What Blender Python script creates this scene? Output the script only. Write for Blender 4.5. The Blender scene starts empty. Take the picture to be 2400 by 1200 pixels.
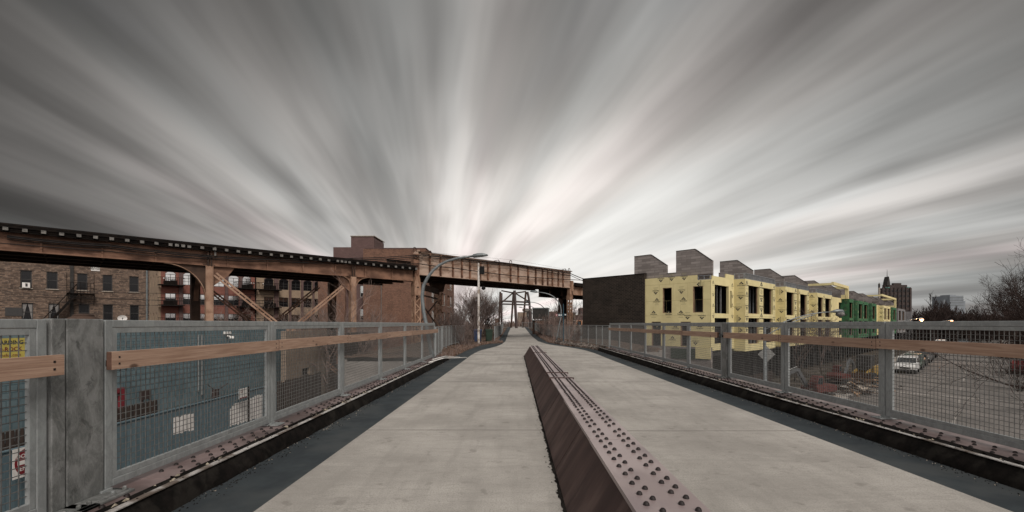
import bpy, math, random
from mathutils import Vector, Matrix
from mathutils import noise as mn
R=math.radians
random.seed(7)
scene=bpy.context.scene
# ---------------------------------------------------------------- camera
CAMZ=1.52; F=1067.0; CX=1208.0; HY=758.5      # focal length / principal column / horizon row, in pixels of the 2400 px photograph
cam_d=bpy.data.cameras.new('camera'); cam=bpy.data.objects.new('camera',cam_d); scene.collection.objects.link(cam)
cam.location=(0,0,CAMZ); cam.rotation_euler=(R(90),0,0)
cam_d.sensor_width=36; cam_d.lens=36*F/2400; cam_d.shift_x=-(CX-1200)/2400; cam_d.shift_y=(HY-600)/2400
cam_d.clip_start=.05; cam_d.clip_end=5000
scene.camera=cam
# ---------------------------------------------------------------- light
SKY_GAIN=1.0
SEED1=41.9
SUN_EL, SUN_AZ = R(42), R(152)     # azimuth clockwise from +Y: sun behind the camera, to the right
scene.view_settings.view_transform='Standard'; scene.view_settings.look='None'
scene.view_settings.exposure=0.45; scene.view_settings.gamma=1
sd=bpy.data.lights.new('sun','SUN'); sd.energy=1.5; sd.angle=R(20); sd.color=(1,.93,.86)
sun=bpy.data.objects.new('sun',sd); scene.collection.objects.link(sun)
sv=Vector((math.sin(SUN_AZ)*math.cos(SUN_EL),math.cos(SUN_AZ)*math.cos(SUN_EL),math.sin(SUN_EL)))
sun.rotation_euler=sv.to_track_quat('Z','Y').to_euler()
W=bpy.data.worlds.new('World'); scene.world=W; W.use_nodes=True
class NT:
    def __init__(s,t): s.t=t; s.t.nodes.clear()
    def n(s,k,**kw):
        o=s.t.nodes.new(k)
        for a,b in kw.items():
            if a=='ins':
                for i,v in b.items():
                    if isinstance(v,bpy.types.NodeSocket): s.t.links.new(v,o.inputs[i])
                    else: o.inputs[i].default_value=v
            else: setattr(o,a,b)
        return o
    def m(s,op,a,b=0,c=0,clamp=False):
        o=s.n('ShaderNodeMath',operation=op,ins={0:a,1:b,2:c}); o.use_clamp=clamp; return o.outputs[0]
    def mix(s,f,a,b,bt='MIX'):
        o=s.n('ShaderNodeMix',data_type='RGBA',blend_type=bt); 
        for i,v in ((0,f),(6,a),(7,b)):
            if isinstance(v,bpy.types.NodeSocket): s.t.links.new(v,o.inputs[i])
            else: o.inputs[i].default_value=v if i==0 else tuple(v)+((1,) if len(v)==3 else ())
        return o.outputs[2]
    def ramp(s,f,pts,interp='EASE'):
        o=s.n('ShaderNodeValToRGB',ins={0:f}); r=o.color_ramp; r.interpolation=interp
        while len(r.elements)>1: r.elements.remove(r.elements[-1])
        for i,(p,c) in enumerate(pts):
            e=r.elements[0] if i==0 else r.elements.new(p)
            e.position=p; c=(c,c,c) if isinstance(c,(int,float)) else c; e.color=tuple(c)+(1,)
        return o.outputs[0]
    def noise(s,vec,scale,detail=3,rough=.5,dist=0,lac=2,out=0):
        return s.n('ShaderNodeTexNoise',ins={'Vector':vec,'Scale':scale,'Detail':detail,'Roughness':rough,'Distortion':dist,'Lacunarity':lac}).outputs[out]
def build_world():
    t=NT(W.node_tree)
    d=t.n('ShaderNodeTexCoord').outputs['Generated']
    s=t.n('ShaderNodeSeparateXYZ',ins={0:d}); x,y,z=s.outputs
    zz=t.m('ADD',t.m('MAXIMUM',z,0),.02)
    # the cloud deck drifts along one direction: streaks in world space on a flat layer
    vx,vy=-.17,.985
    def squash(v,k): return t.m('DIVIDE',v,t.m('MULTIPLY_ADD',t.m('ABSOLUTE',v),k,1))
    ac=squash(t.m('DIVIDE',t.m('ADD',t.m('MULTIPLY',x,vy),t.m('MULTIPLY',y,-vx)),zz),.22)
    al=squash(t.m('DIVIDE',t.m('ADD',t.m('MULTIPLY',x,vx),t.m('MULTIPLY',y,vy)),zz),.16)
    def vec(a,b,o): return t.n('ShaderNodeCombineXYZ',ins={0:t.m('MULTIPLY',ac,a),1:t.m('MULTIPLY',al,b),2:o}).outputs[0]
    n1=t.noise(vec(1.0,.42,SEED1),1.7,2,.5)
    n2=t.noise(vec(1.0,.12,SEED1+4),4.6,3,.55)
    n3=t.noise(vec(1.0,.75,SEED1+9),1.1,2,.5)
    # broad bands of the drifting cloud deck: (position across the drift, density)
    bands=[(-6.6,.75),(-4.2,.66),(-3.3,.60),(-2.75,.78),(-2.3,.95),(-1.93,1.12),(-1.46,1.5),(-1.2,1.15),(-1.02,.78),(-.85,1.1),(-.68,1.12),(-.44,.70),(-.18,1.05),(-.03,.80),(.1,1.4),(.27,1.5),(.49,.68),(.62,.82),(.79,1.55),(1.0,.95),(1.1,.68),(1.45,1.25),(1.65,.78),(1.95,.95),(2.2,.70),(2.8,1.0),(3.5,1.5),(4.1,.92),(5.5,1.45),(6.8,1.1),(8.5,1.25),(13,.75)]
    sq=lambda v: v/(1+.22*abs(v))
    wob=t.m('MULTIPLY',t.m('SUBTRACT',n1,.5),.55)
    prof=t.ramp(t.m('MULTIPLY_ADD',t.m('ADD',ac,wob),1/9,.5),[(sq(p)/9+.5,v*.5) for p,v in bands],'B_SPLINE')
    k=n1
    var=t.ramp(t.m('ADD',t.m('MULTIPLY',n2,.55),t.m('MULTIPLY',n3,.45)),[(.40,.32),(.5,.49),(.60,.68)],'B_SPLINE')
    streak0=t.mix(1,prof,var,'MULTIPLY')
    g=Vector((.17,1,.13)).normalized()
    dot=t.n('ShaderNodeVectorMath',operation='DOT_PRODUCT',ins={0:d,1:g}).outputs['Value']
    streak=t.mix(t.ramp(t.m('MULTIPLY_ADD',dot,.5,.5),[(.93,.0),(1,.62)],'LINEAR'),streak0,(.27,.265,.26))
    glow=t.ramp(t.m('MULTIPLY_ADD',dot,.5,.5),[(.0,.80),(.5,.76),(.65,.28),(.73,.072),(.80,.122),(.88,.225),(.93,.33),(.975,.47),(.99,.58),(1,.64)],'LINEAR')
    elev=t.ramp(z,[(0,.50),(.2,.5),(.38,.35),(.52,.27),(.62,.26),(.85,.6)],'B_SPLINE')
    gain=t.n('ShaderNodeVectorMath',operation='SCALE',ins={0:t.mix(1,glow,elev,'MULTIPLY'),'Scale':8.0}).outputs[0]
    tint=t.ramp(t.noise(vec(1,.1,12.0),1.6,2),[(.35,(.95,.95,.925)),(.5,(.985,.945,.905)),(.65,(1.02,.915,.89))])
    col=t.mix(1,t.mix(1,gain,streak,'MULTIPLY'),tint,'MULTIPLY')
    # the pale wash just above the horizon
    sky=t.n('ShaderNodeTexSky',sky_type='NISHITA'); sky.sun_disc=False; sky.sun_elevation=SUN_EL; sky.sun_rotation=SUN_AZ
    skyc=t.mix(1,sky.outputs[0],(.07,.07,.07),'MULTIPLY')
    gap=t.ramp(k,[(.55,0),(.8,.08)])
    fin=t.mix(gap,col,skyc)
    bg=t.n('ShaderNodeBackground',ins={0:fin,1:SKY_GAIN})
    t.n('ShaderNodeOutputWorld',ins={0:bg.outputs[0]})
build_world()
# ---------------------------------------------------------------- materials
MATS={}
def bsdf_mat(name):
    m=bpy.data.materials.new(name); m.use_nodes=True; t=NT(m.node_tree)
    b=t.n('ShaderNodeBsdfPrincipled'); t.n('ShaderNodeOutputMaterial',ins={0:b.outputs[0]})
    MATS[name]=m
    return m,t,b
def lk(t,a,b): t.t.links.new(a,b)
def pm(name,c1,c2=None,scale=6,rough=.7,metal=0,bump=.0,stretch=(1,1,1),c3=None,s3=.6,lo=.35,hi=.65,spec=.5,world=False):
    m,t,b=bsdf_mat(name)
    tc=t.n('ShaderNodeTexCoord').outputs['Object']
    if world: tc=t.n('ShaderNodeNewGeometry').outputs['Position']
    off=t.m('MULTIPLY',t.n('ShaderNodeObjectInfo').outputs['Random'],23.0); tc=t.n('ShaderNodeVectorMath',operation='ADD',ins={0:tc,1:t.n('ShaderNodeCombineXYZ',ins={0:off,1:off,2:off}).outputs[0]}).outputs[0]
    v=t.n('ShaderNodeVectorMath',operation='MULTIPLY',ins={0:tc,1:stretch}).outputs[0]
    n=t.noise(v,scale,6,.6)
    c=t.mix(t.ramp(n,[(lo,0),(hi,1)]),c1,c2 or tuple(q*.75 for q in c1))
    if c3: c=t.mix(t.ramp(t.noise(v,s3,4,.6),[(.48,0),(.62,1)]),c,c3)
    lk(t,c,b.inputs['Base Color'])
    b.inputs['Metallic'].default_value=metal; b.inputs['Specular IOR Level'].default_value=spec
    lk(t,t.m('MULTIPLY_ADD',n,.25,rough-.12,clamp=True),b.inputs['Roughness'])
    if bump:
        bp=t.n('ShaderNodeBump',ins={'Strength':bump,'Distance':.02,'Height':n}); lk(t,bp.outputs[0],b.inputs['Normal'])
    return m
def brick(name,c1,c2,mort,bw=.22,rh=.075,ms=.012,stain=(.03,.025,.02),amt=.5,patch=None,squash=1):
    m,t,b=bsdf_mat(name)
    tc=t.n('ShaderNodeTexCoord').outputs['Object']; s=t.n('ShaderNodeSeparateXYZ',ins={0:tc})
    v=t.n('ShaderNodeCombineXYZ',ins={0:t.m('ADD',s.outputs[0],s.outputs[1]),1:s.outputs[2],2:0}).outputs[0]
    br=t.n('ShaderNodeTexBrick',ins={'Vector':v,'Color1':c1+(1,),'Color2':c2+(1,),'Mortar':mort+(1,),'Scale':1,'Mortar Size':ms,'Brick Width':bw,'Row Height':rh,'Bias':0})
    c=br.outputs[0]
    n=t.noise(v,.9,5,.65)
    c=t.mix(t.m('MULTIPLY',t.ramp(n,[(.4,0),(.7,1)]),amt),c,stain)
    if patch: c=t.mix(t.m('MULTIPLY',t.ramp(t.noise(v,5,3,.6),[(.52,0),(.66,1)]),.7),c,patch)
    lk(t,c,b.inputs['Base Color']); b.inputs['Roughness'].default_value=.9; b.inputs['Specular IOR Level'].default_value=.2
    bp=t.n('ShaderNodeBump',ins={'Strength':.4,'Distance':.01,'Height':br.outputs[1]}); bp.invert=True; lk(t,bp.outputs[0],b.inputs['Normal'])
    return m
def glow_mat(name,c,e):
    m,t,b=bsdf_mat(name); b.inputs['Base Color'].default_value=c+(1,)
    b.inputs['Emission Color'].default_value=c+(1,); b.inputs['Emission Strength'].default_value=e
    return m
def concrete():
    m,t,b=bsdf_mat('concrete')
    p=t.n('ShaderNodeTexCoord').outputs['Object']
    big=t.noise(p,.55,5,.65)
    st=t.noise(t.n('ShaderNodeVectorMath',operation='MULTIPLY',ins={0:p,1:(.7,4,1)}).outputs[0],1.3,7,.7,.8)
    ln=t.noise(t.n('ShaderNodeVectorMath',operation='MULTIPLY',ins={0:p,1:(5,.35,1)}).outputs[0],1.2,4,.6)
    fn=t.noise(p,70,3,.7)
    c=t.mix(t.ramp(big,[(.35,0),(.65,1)]),(.415,.393,.358),(.285,.268,.243))
    c=t.mix(t.m('MULTIPLY',t.ramp(st,[(.45,0),(.75,1)]),.5),c,(.255,.24,.22))
    c=t.mix(t.m('MULTIPLY',t.ramp(ln,[(.45,0),(.72,1)]),.3),c,(.20,.188,.17))
    c=t.mix(t.m('MULTIPLY',t.ramp(fn,[(.40,0),(.68,1)]),.6),c,(.2,.19,.175))
    sp=t.noise(p,4.5,2,.5); c=t.mix(t.m('MULTIPLY',t.ramp(sp,[(.64,0),(.72,1)]),.5),c,(.17,.155,.14))
    sq=t.n('ShaderNodeVectorMath',operation='MULTIPLY',ins={0:p,1:(2.2,7,1)}).outputs[0]
    sc=t.m('ABSOLUTE',t.m('SUBTRACT',t.noise(sq,.55,7,.62,1.4),.5)); c=t.mix(t.m('MULTIPLY',t.ramp(sc,[(0,1),(.012,0)],'LINEAR'),.45),c,(.17,.158,.143))
    lk(t,c,b.inputs['Base Color']); b.inputs['Roughness'].default_value=.88; b.inputs['Specular IOR Level'].default_value=.25
    bp=t.n('ShaderNodeBump',ins={'Strength':.25,'Distance':.004,'Height':t.m('ADD',fn,st)}); lk(t,bp.outputs[0],b.inputs['Normal'])
concrete()
def galv(name,c1,c2,c3,amt=.5,sc=9):
    m,t,b=bsdf_mat(name)
    p=t.n('ShaderNodeTexCoord').outputs['Object']
    rnd=t.n('ShaderNodeObjectInfo').outputs['Random']; off=t.m('MULTIPLY',rnd,23.0); p=t.n('ShaderNodeVectorMath',operation='ADD',ins={0:p,1:t.n('ShaderNodeCombineXYZ',ins={0:off,1:off,2:off}).outputs[0]}).outputs[0]
    p=t.n('ShaderNodeVectorMath',operation='MULTIPLY',ins={0:p,1:(1,1,.55)}).outputs[0]
    n=t.noise(p,sc,8,.68,.8); vor=t.n('ShaderNodeTexVoronoi',ins={'Vector':p,'Scale':55}).outputs['Distance']
    c=t.mix(t.ramp(n,[(.38,0),(.6,1)]),c1,c2)
    c=t.mix(t.m('MULTIPLY',t.ramp(t.noise(p,sc*.6,6,.7,1.2),[(.56,0),(.64,1)]),amt),c,c3)
    c=t.mix(t.m('MULTIPLY',t.m('MULTIPLY',vor,1.2,clamp=True),.12),c,c3)
    # thin pale salts creeping along patch borders
    edge=t.m('ABSOLUTE',t.m('SUBTRACT',t.noise(p,sc*.8,6,.7,1.2),.5))
    c=t.mix(t.m('MULTIPLY',t.ramp(edge,[(.0,1),(.03,0)]),amt*.14),c,(.5,.5,.49))
    dr=t.noise(t.n('ShaderNodeVectorMath',operation='MULTIPLY',ins={0:p,1:(1,1,.3)}).outputs[0],sc*3.2,4,.6)
    c=t.mix(t.m('MULTIPLY',t.ramp(dr,[(.60,0),(.70,1)]),amt*.3),c,(.40,.40,.39))
    c=t.mix(t.m('MULTIPLY',t.ramp(t.noise(p,sc*9,5,.7),[(.5,0),(.7,1)]),.25),c,(.36,.36,.35))
    lk(t,c,b.inputs['Base Color']); b.inputs['Metallic'].default_value=.25
    lk(t,t.m('MULTIPLY_ADD',n,.3,.38),b.inputs['Roughness'])
    bp=t.n('ShaderNodeBump',ins={'Strength':.12,'Distance':.004,'Height':n}); lk(t,bp.outputs[0],b.inputs['Normal'])
galv('galvanized',(.30,.32,.32),(.235,.25,.25),(.17,.18,.18),.45)
galv('galvanized_post',(.24,.245,.24),(.13,.135,.13),(.06,.062,.06),.75,7)
pm('wire',(.17,.17,.165),(.11,.11,.105),20,.5,.4)
pm('asphalt_edge',(.038,.046,.050),(.030,.036,.040),3,.9,0,.3,c3=(.05,.056,.058),s3=.7,spec=.15)
pm('curb_black',(.006,.0055,.005),(.012,.010,.009),9,.95,0,.8,(1,1,1),(.018,.016,.014),3.5,spec=.05)
pm('strip',(.55,.53,.51),(.36,.34,.32),14,.55,.2,.1,c3=(.14,.11,.09),s3=3)
pm('maroon',(.30,.240,.232),(.23,.180,.174),2.2,.42,0,.05,(1,.5,1),(.20,.155,.155),2.4,spec=1.0)  # top plate: reflected horizon glow put into the paler colour
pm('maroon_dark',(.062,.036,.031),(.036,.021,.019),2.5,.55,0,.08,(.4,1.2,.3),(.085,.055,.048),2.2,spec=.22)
pm('rivet',(.016,.011,.010),(.011,.007,.007),5,.6,0,0,spec=.35)
pm('side_steel',(.23,.172,.165),(.14,.098,.094),3,.42,0,.15,c3=(.10,.07,.065),s3=1.6,spec=1.0)  # girder tops lightened, the horizon's reflection is put into the colour
pm('foam',(.40,.35,.27),(.2,.17,.13),12,.95,0,.3)
def wood():
    m,t,b=bsdf_mat('rail_wood')
    p=t.n('ShaderNodeTexCoord').outputs['Object']
    rnd=t.n('ShaderNodeObjectInfo').outputs['Random']; off=t.m('MULTIPLY',rnd,23.0); p=t.n('ShaderNodeVectorMath',operation='ADD',ins={0:p,1:t.n('ShaderNodeCombineXYZ',ins={0:off,1:off,2:off}).outputs[0]}).outputs[0]
    v=t.n('ShaderNodeVectorMath',operation='MULTIPLY',ins={0:p,1:(6,.55,9)}).outputs[0]
    n=t.noise(v,2.2,5,.6,1.5); g=t.noise(t.n('ShaderNodeVectorMath',operation='MULTIPLY',ins={0:p,1:(20,.8,40)}).outputs[0],2.5,4,.65)
    c=t.mix(t.ramp(n,[(.35,0),(.65,1)]),(.41,.275,.20),(.31,.195,.135))
    c=t.mix(t.m('MULTIPLY',t.ramp(g,[(.45,0),(.68,1)]),.65),c,(.20,.115,.078))
    tone=t.m('MULTIPLY_ADD',rnd,.28,.78); c=t.mix(1,c,t.n('ShaderNodeCombineColor',ins={0:tone,1:tone,2:tone}).outputs[0],'MULTIPLY')
    kn=t.n('ShaderNodeTexVoronoi',ins={'Vector':t.n('ShaderNodeVectorMath',operation='MULTIPLY',ins={0:p,1:(1,2.2,5)}).outputs[0],'Scale':1.1}).outputs['Distance']
    c=t.mix(t.ramp(kn,[(.06,.9),(.15,0)]),c,(.08,.042,.028))
    lk(t,c,b.inputs['Base Color']); b.inputs['Roughness'].default_value=.7
    bp=t.n('ShaderNodeBump',ins={'Strength':.15,'Distance':.004,'Height':g}); lk(t,bp.outputs[0],b.inputs['Normal'])
wood()
pm('wood_end',(.12,.06,.04),(.07,.035,.022),12,.8)
pm('rust',(.235,.13,.085),(.115,.062,.042),.9,.75,0,.1,(1,1,1.6),(.085,.045,.03),.45,spec=.25)
pm('rust_light',(.36,.23,.16),(.25,.15,.10),1.4,.7,0,.08,(1,1,.7),(.22,.125,.08),1.6,spec=.3,lo=.4,hi=.7)
pm('rust_pale',(.42,.315,.25),(.34,.24,.185),.9,.7,0,.05,(1,1,2),(.24,.155,.11),.8,spec=.3)
pm('rust_dark',(.075,.045,.032),(.04,.026,.02),1.2,.8,0,.1,spec=.2)
pm('black_steel',(.008,.007,.0065),(.016,.012,.010),3,.85,spec=.08)
pm('tie_end',(.19,.18,.165),(.10,.095,.088),9,.9)
pm('cable',(.012,.011,.011),(.02,.018,.017),5,.7,spec=.2)
brick('brick_old',(.215,.145,.105),(.06,.040,.031),(.12,.10,.085),.34,.11,.014,(.055,.040,.032),.5,(.26,.19,.145))
brick('brick_red',(.23,.085,.062),(.19,.07,.052),(.2,.12,.1),.24,.08,.008,(.11,.045,.035),.35)
brick('brick_tan',(.33,.245,.17),(.28,.20,.14),(.3,.24,.18),.24,.08,.008,(.17,.12,.09),.3)
brick('brick_plum',(.13,.08,.075),(.10,.062,.058),(.14,.1,.09),.24,.08,.008,(.07,.045,.04),.3)
brick('brick_brown',(.19,.095,.064),(.12,.062,.043),(.19,.13,.10),.30,.10,.012,(.085,.05,.038),.6,(.23,.13,.09))
brick('brick_dark',(.030,.023,.019),(.010,.009,.008),(.07,.056,.045),.36,.12,.018,(.010,.009,.008),.5,(.045,.037,.030))
brick('block_grey',(.30,.27,.255),(.185,.165,.155),(.17,.15,.14),.8,.21,.016,(.14,.125,.115),.35)
brick('brick_blue',(.155,.21,.228),(.135,.192,.212),(.055,.092,.106),.3,.22,.008,(.035,.06,.07),.35)
pm('blue_fence',(.118,.172,.198),(.085,.132,.155),2,.75,0,.05,(1,6,.4))
pm('white_paint',(.85,.82,.80),(.58,.55,.52),3,.8,0,0,(1,5,.6))
pm('plank_dark',(.055,.037,.029),(.026,.018,.015),2.5,.9,0,.1,(5,5,.5))
brick('tan_wall',(.27,.21,.16),(.22,.17,.13),(.2,.16,.13),.3,.1,.012,(.16,.12,.095),.4)
pm('sheath',(.69,.605,.33),(.64,.56,.30),1.5,.85,0,0,c3=(.60,.52,.28),s3=.5,spec=.2)
pm('sheath_seam',(.33,.28,.13),(.25,.2,.1),3,.9)
pm('sheath_green',(.052,.145,.07),(.042,.12,.06),1.5,.85,0,0,spec=.2)
pm('sheath_grey',(.20,.19,.19),(.15,.145,.145),1.5,.85)
pm('logo_ink',(.035,.035,.03),(.05,.05,.045),5,.9)
pm('logo_pale',(.33,.30,.17),(.3,.27,.15),5,.9)
pm('interior_shade',(.012,.010,.009),(.006,.005,.005),2,.9)  # near-black: the shade inside rooms and openings is put into the colour
pm('stud',(.34,.35,.37),(.24,.25,.26),4,.45,.5)
pm('lumber',(.26,.17,.10),(.18,.11,.07),4,.8)
pm('frame_dark',(.025,.024,.024),(.035,.032,.03),6,.6)
pm('frame_white',(.5,.48,.45),(.4,.38,.36),6,.7)
pm('curtain',(.24,.23,.22),(.16,.15,.145),6,.9,0,0,(6,1,.3))
def glass(name,c,r,metal):
    m,t,b=bsdf_mat(name); p=t.n('ShaderNodeTexCoord').outputs['Object']
    n=t.noise(p,.8,2)
    lk(t,t.mix(n,c,tuple(q*.6 for q in c)),b.inputs['Base Color']); b.inputs['Roughness'].default_value=r; b.inputs['Metallic'].default_value=metal; b.inputs['Specular IOR Level'].default_value=.3
glass('glass_dark',(.010,.010,.011),.2,0)
glass('glass_sky',(.62,.62,.61),.12,1)
glass('glass_car',(.03,.035,.038),.06,0)
pm('stone',(.36,.31,.26),(.26,.22,.18),5,.85)
pm('rubble',(.24,.205,.175),(.045,.036,.03),7,.95,0,.6,c3=(.05,.04,.033),s3=1.1,lo=.42,hi=.58)
pm('roof_dark',(.04,.036,.033),(.026,.024,.022),2,.9)
pm('metal_pole',(.20,.22,.225),(.14,.155,.16),6,.45,.4)
pm('pole_white',(.55,.52,.49),(.36,.33,.30),7,.6,0,.05,c3=(.25,.2,.16),s3=2.5)
pm('box_black',(.012,.012,.012),(.018,.018,.018),8,.85,spec=.1)
pm('bin_green',(.012,.032,.018),(.009,.024,.014),4,.5)
pm('bin_blue',(.022,.042,.10),(.018,.034,.08),4,.5)
pm('teal',(.012,.055,.08),(.010,.045,.065),4,.5)
pm('sign_white',(.72,.70,.67),(.62,.60,.57),4,.6)
pm('sign_red',(.20,.015,.022),(.15,.012,.018),4,.5)
pm('door_red',(.22,.025,.035),(.17,.02,.028),3,.6)
pm('sign_yellow',(.56,.46,.10),(.48,.4,.09),3,.7)
pm('sign_back',(.26,.26,.25),(.2,.2,.19),6,.5,.5)
pm('dirt',(.135,.092,.068),(.075,.052,.04),4,.95,0,.5,c3=(.05,.038,.03),s3=1.4,spec=.1)
pm('city_ground',(.045,.038,.032),(.03,.026,.023),.3,.95,0,.3,c3=(.085,.07,.055),s3=.05,spec=.1)
pm('lot_dirt',(.055,.046,.038),(.03,.026,.022),.8,.95,0,.5,c3=(.11,.095,.08),s3=.3,spec=.1)
pm('road',(.155,.14,.13),(.125,.115,.105),1.2,.8,0,.1,c3=(.10,.092,.085),s3=.25)
pm('pavement',(.27,.25,.23),(.2,.185,.17),1.5,.85)
pm('bark',(.075,.058,.05),(.045,.036,.031),6,.95,spec=.1)
pm('twig',(.13,.10,.09),(.085,.066,.06),2,.95,spec=.1)
pm('twig_warm',(.24,.18,.155),(.16,.12,.105),2,.95,spec=.1)
pm('twig_dark',(.045,.032,.028),(.03,.022,.02),2,.95,spec=.1)
pm('leaf_dry',(.17,.095,.06),(.09,.055,.038),6,.95,spec=.1)
pm('evergreen',(.02,.035,.02),(.014,.024,.014),3,.9,spec=.1)
pm('arch_steel',(.06,.04,.036),(.045,.03,.028),1.5,.6)
pm('brown_far',(.20,.14,.105),(.15,.105,.08),.5,.9)
pm('tower_brick',(.055,.04,.036),(.042,.031,.028),.05,.9)
pm('grey_far',(.23,.25,.27),(.18,.2,.22),.05,.9)  # distance haze put into the colour as a pale bluish grey
pm('copper_green',(.09,.2,.17),(.07,.16,.14),.2,.8)
pm('shop_orange',(.6,.28,.13),(.5,.22,.1),3,.7)
pm('paint_white',(.62,.62,.61),(.55,.55,.54),3,.35)
pm('paint_black',(.02,.02,.022),(.03,.03,.032),3,.3)
pm('paint_grey',(.12,.125,.13),(.1,.105,.11),3,.3,.3)
pm('paint_green',(.045,.07,.05),(.035,.055,.04),3,.35)
pm('paint_red',(.16,.02,.02),(.12,.016,.016),3,.35)
pm('tyre',(.015,.015,.015),(.02,.02,.02),8,.85)
pm('rim',(.3,.3,.3),(.2,.2,.2),5,.4,.6)
pm('machine_red',(.10,.022,.017),(.06,.014,.012),3,.55)
pm('machine_yellow',(.20,.13,.035),(.25,.16,.04),3,.55)
glow_mat('lamp_lit',(1.0,.44,.22),4.5)
glow_mat('headlamp_lit',(1.0,.8,.55),5.0)
glow_mat('tail_lit',(1.0,.10,.07),3.0)
# ---------------------------------------------------------------- mesh helpers
COL=scene.collection
def V(*a): return Vector(a)
class MB:
    def __init__(s): s.v=[]; s.f=[]; s.m=[]
    def add(s,vs,fs,m=0):
        o=len(s.v); s.v+= [tuple(q) for q in vs]; s.f+=[tuple(i+o for i in f) for f in fs]; s.m+=[m]*len(fs); return s
    def box(s,x0,x1,y0,y1,z0,z1,m=0):
        if x0>x1:x0,x1=x1,x0
        if y0>y1:y0,y1=y1,y0
        if z0>z1:z0,z1=z1,z0
        return s.add([(x0,y0,z0),(x1,y0,z0),(x1,y1,z0),(x0,y1,z0),(x0,y0,z1),(x1,y0,z1),(x1,y1,z1),(x0,y1,z1)],
              [(0,3,2,1),(4,5,6,7),(0,1,5,4),(1,2,6,5),(2,3,7,6),(3,0,4,7)],m)
    def bar(s,p,q,w,h,up=(0,0,1),m=0):
        p=Vector(p);q=Vector(q);d=(q-p).normalized();u=Vector(up)
        if abs(d.dot(u))>.98:u=Vector((0,1,0)) if abs(d.y)<.9 else Vector((1,0,0))
        r=d.cross(u).normalized();u=r.cross(d)
        vs=[]
        for c in (p,q):
            for a,b in ((-1,-1),(1,-1),(1,1),(-1,1)): vs.append(c+r*(a*w/2)+u*(b*h/2))
        return s.add(vs,[(0,1,2,3),(7,6,5,4),(0,4,5,1),(1,5,6,2),(2,6,7,3),(3,7,4,0)],m)
    def tube(s,pts,rad,n=6,m=0,caps=True):
        pts=[Vector(p) for p in pts]
        if not hasattr(rad,'__len__'): rad=[rad]*len(pts)
        vs=[];fs=[]; pr=None
        for i,p in enumerate(pts):
            d=(pts[min(i+1,len(pts)-1)]-pts[max(i-1,0)]).normalized()
            if pr is None:
                a=Vector((0,0,1)) if abs(d.z)<.9 else Vector((1,0,0)); r=d.cross(a).normalized()
            else:
                r=(pr-d*pr.dot(d)); r=r.normalized() if r.length>1e-6 else d.orthogonal().normalized()
            pr=r; u=d.cross(r)
            for k in range(n):
                an=2*math.pi*k/n; vs.append(p+(r*math.cos(an)+u*math.sin(an))*rad[i])
        for i in range(len(pts)-1):
            for k in range(n):
                a=i*n+k;b=i*n+(k+1)%n; fs.append((a,b,b+n,a+n))
        if caps: fs.append(tuple(range(n))[::-1]); fs.append(tuple(range((len(pts)-1)*n,len(pts)*n)))
        return s.add(vs,fs,m)
    def prism(s,poly,d,m=0):
        n=len(poly); poly=[Vector(p) for p in poly]; d=Vector(d)
        return s.add(poly+[p+d for p in poly],[tuple(range(n))[::-1],tuple(range(n,2*n))]+[(i,(i+1)%n,(i+1)%n+n,i+n) for i in range(n)],m)
    def lathe(s,prof,c,n=14,m=0):
        vs=[];fs=[]
        for r,z in prof:
            for k in range(n): a=2*math.pi*k/n; vs.append((c[0]+r*math.cos(a),c[1]+r*math.sin(a),c[2]+z))
        for i in range(len(prof)-1):
            for k in range(n): a=i*n+k;b=i*n+(k+1)%n; fs.append((a,b,b+n,a+n))
        fs.append(tuple(range(n))[::-1]); fs.append(tuple(range((len(prof)-1)*n,len(prof)*n)))
        return s.add(vs,fs,m)
    def dome(s,x,y,z,r,h,n=8,m=0,sq=1):
        vs=[];fs=[]
        for rr,zz in ((1,0),(.86,.5),(.5,.87)):
            for k in range(n): a=2*math.pi*k/n; vs.append((x+rr*r*math.cos(a),y+rr*r*math.sin(a)*sq,z+zz*h))
        vs.append((x,y,z+h))
        for i in range(2):
            for k in range(n): a=i*n+k;b=i*n+(k+1)%n; fs.append((a,b,b+n,a+n))
        for k in range(n): fs.append((2*n+k,2*n+(k+1)%n,3*n))
        return s.add(vs,fs,m)
    def build(s,name,mats,parent=None,smooth=False,bevel=0,loc=None):
        me=bpy.data.meshes.new(name); me.from_pydata(s.v,[],s.f); 
        if not isinstance(mats,(list,tuple)): mats=[mats]
        for q in mats: me.materials.append(MATS[q])
        if len(mats)>1: me.polygons.foreach_set('material_index',s.m)
        if smooth is True: me.polygons.foreach_set('use_smooth',[True]*len(me.polygons))
        elif smooth: me.polygons.foreach_set('use_smooth',[q==int(smooth) for q in s.m])
        me.update()
        o=bpy.data.objects.new(name,me); COL.objects.link(o)
        if parent is not None: o.parent=parent
        if loc: o.location=loc
        if bevel:
            b=o.modifiers.new('bevel','BEVEL'); b.width=bevel; b.segments=2; b.limit_method='ANGLE'
        return o
def tag(o,label=None,cat=None,group=None,kind=None):
    if label:o['label']=label
    if cat:o['category']=cat
    if group:o['group']=group
    if kind:o['kind']=kind
    return o
def empty(name,loc,rz=0,label=None,cat=None,group=None,kind=None):
    o=bpy.data.objects.new(name,None); COL.objects.link(o); o.location=loc; o.rotation_euler=(0,0,rz); o.empty_display_size=.3
    return tag(o,label,cat,group,kind)
def cp(o,parent=None,loc=None):
    c=o.copy(); COL.objects.link(c); c.parent=parent
    if loc is not None: c.location=loc
    return c
def copy_tree(o,parent=None):
    c=cp(o,parent)
    for ch in list(o.children): copy_tree(ch,c)
    return c
_tc={}
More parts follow.
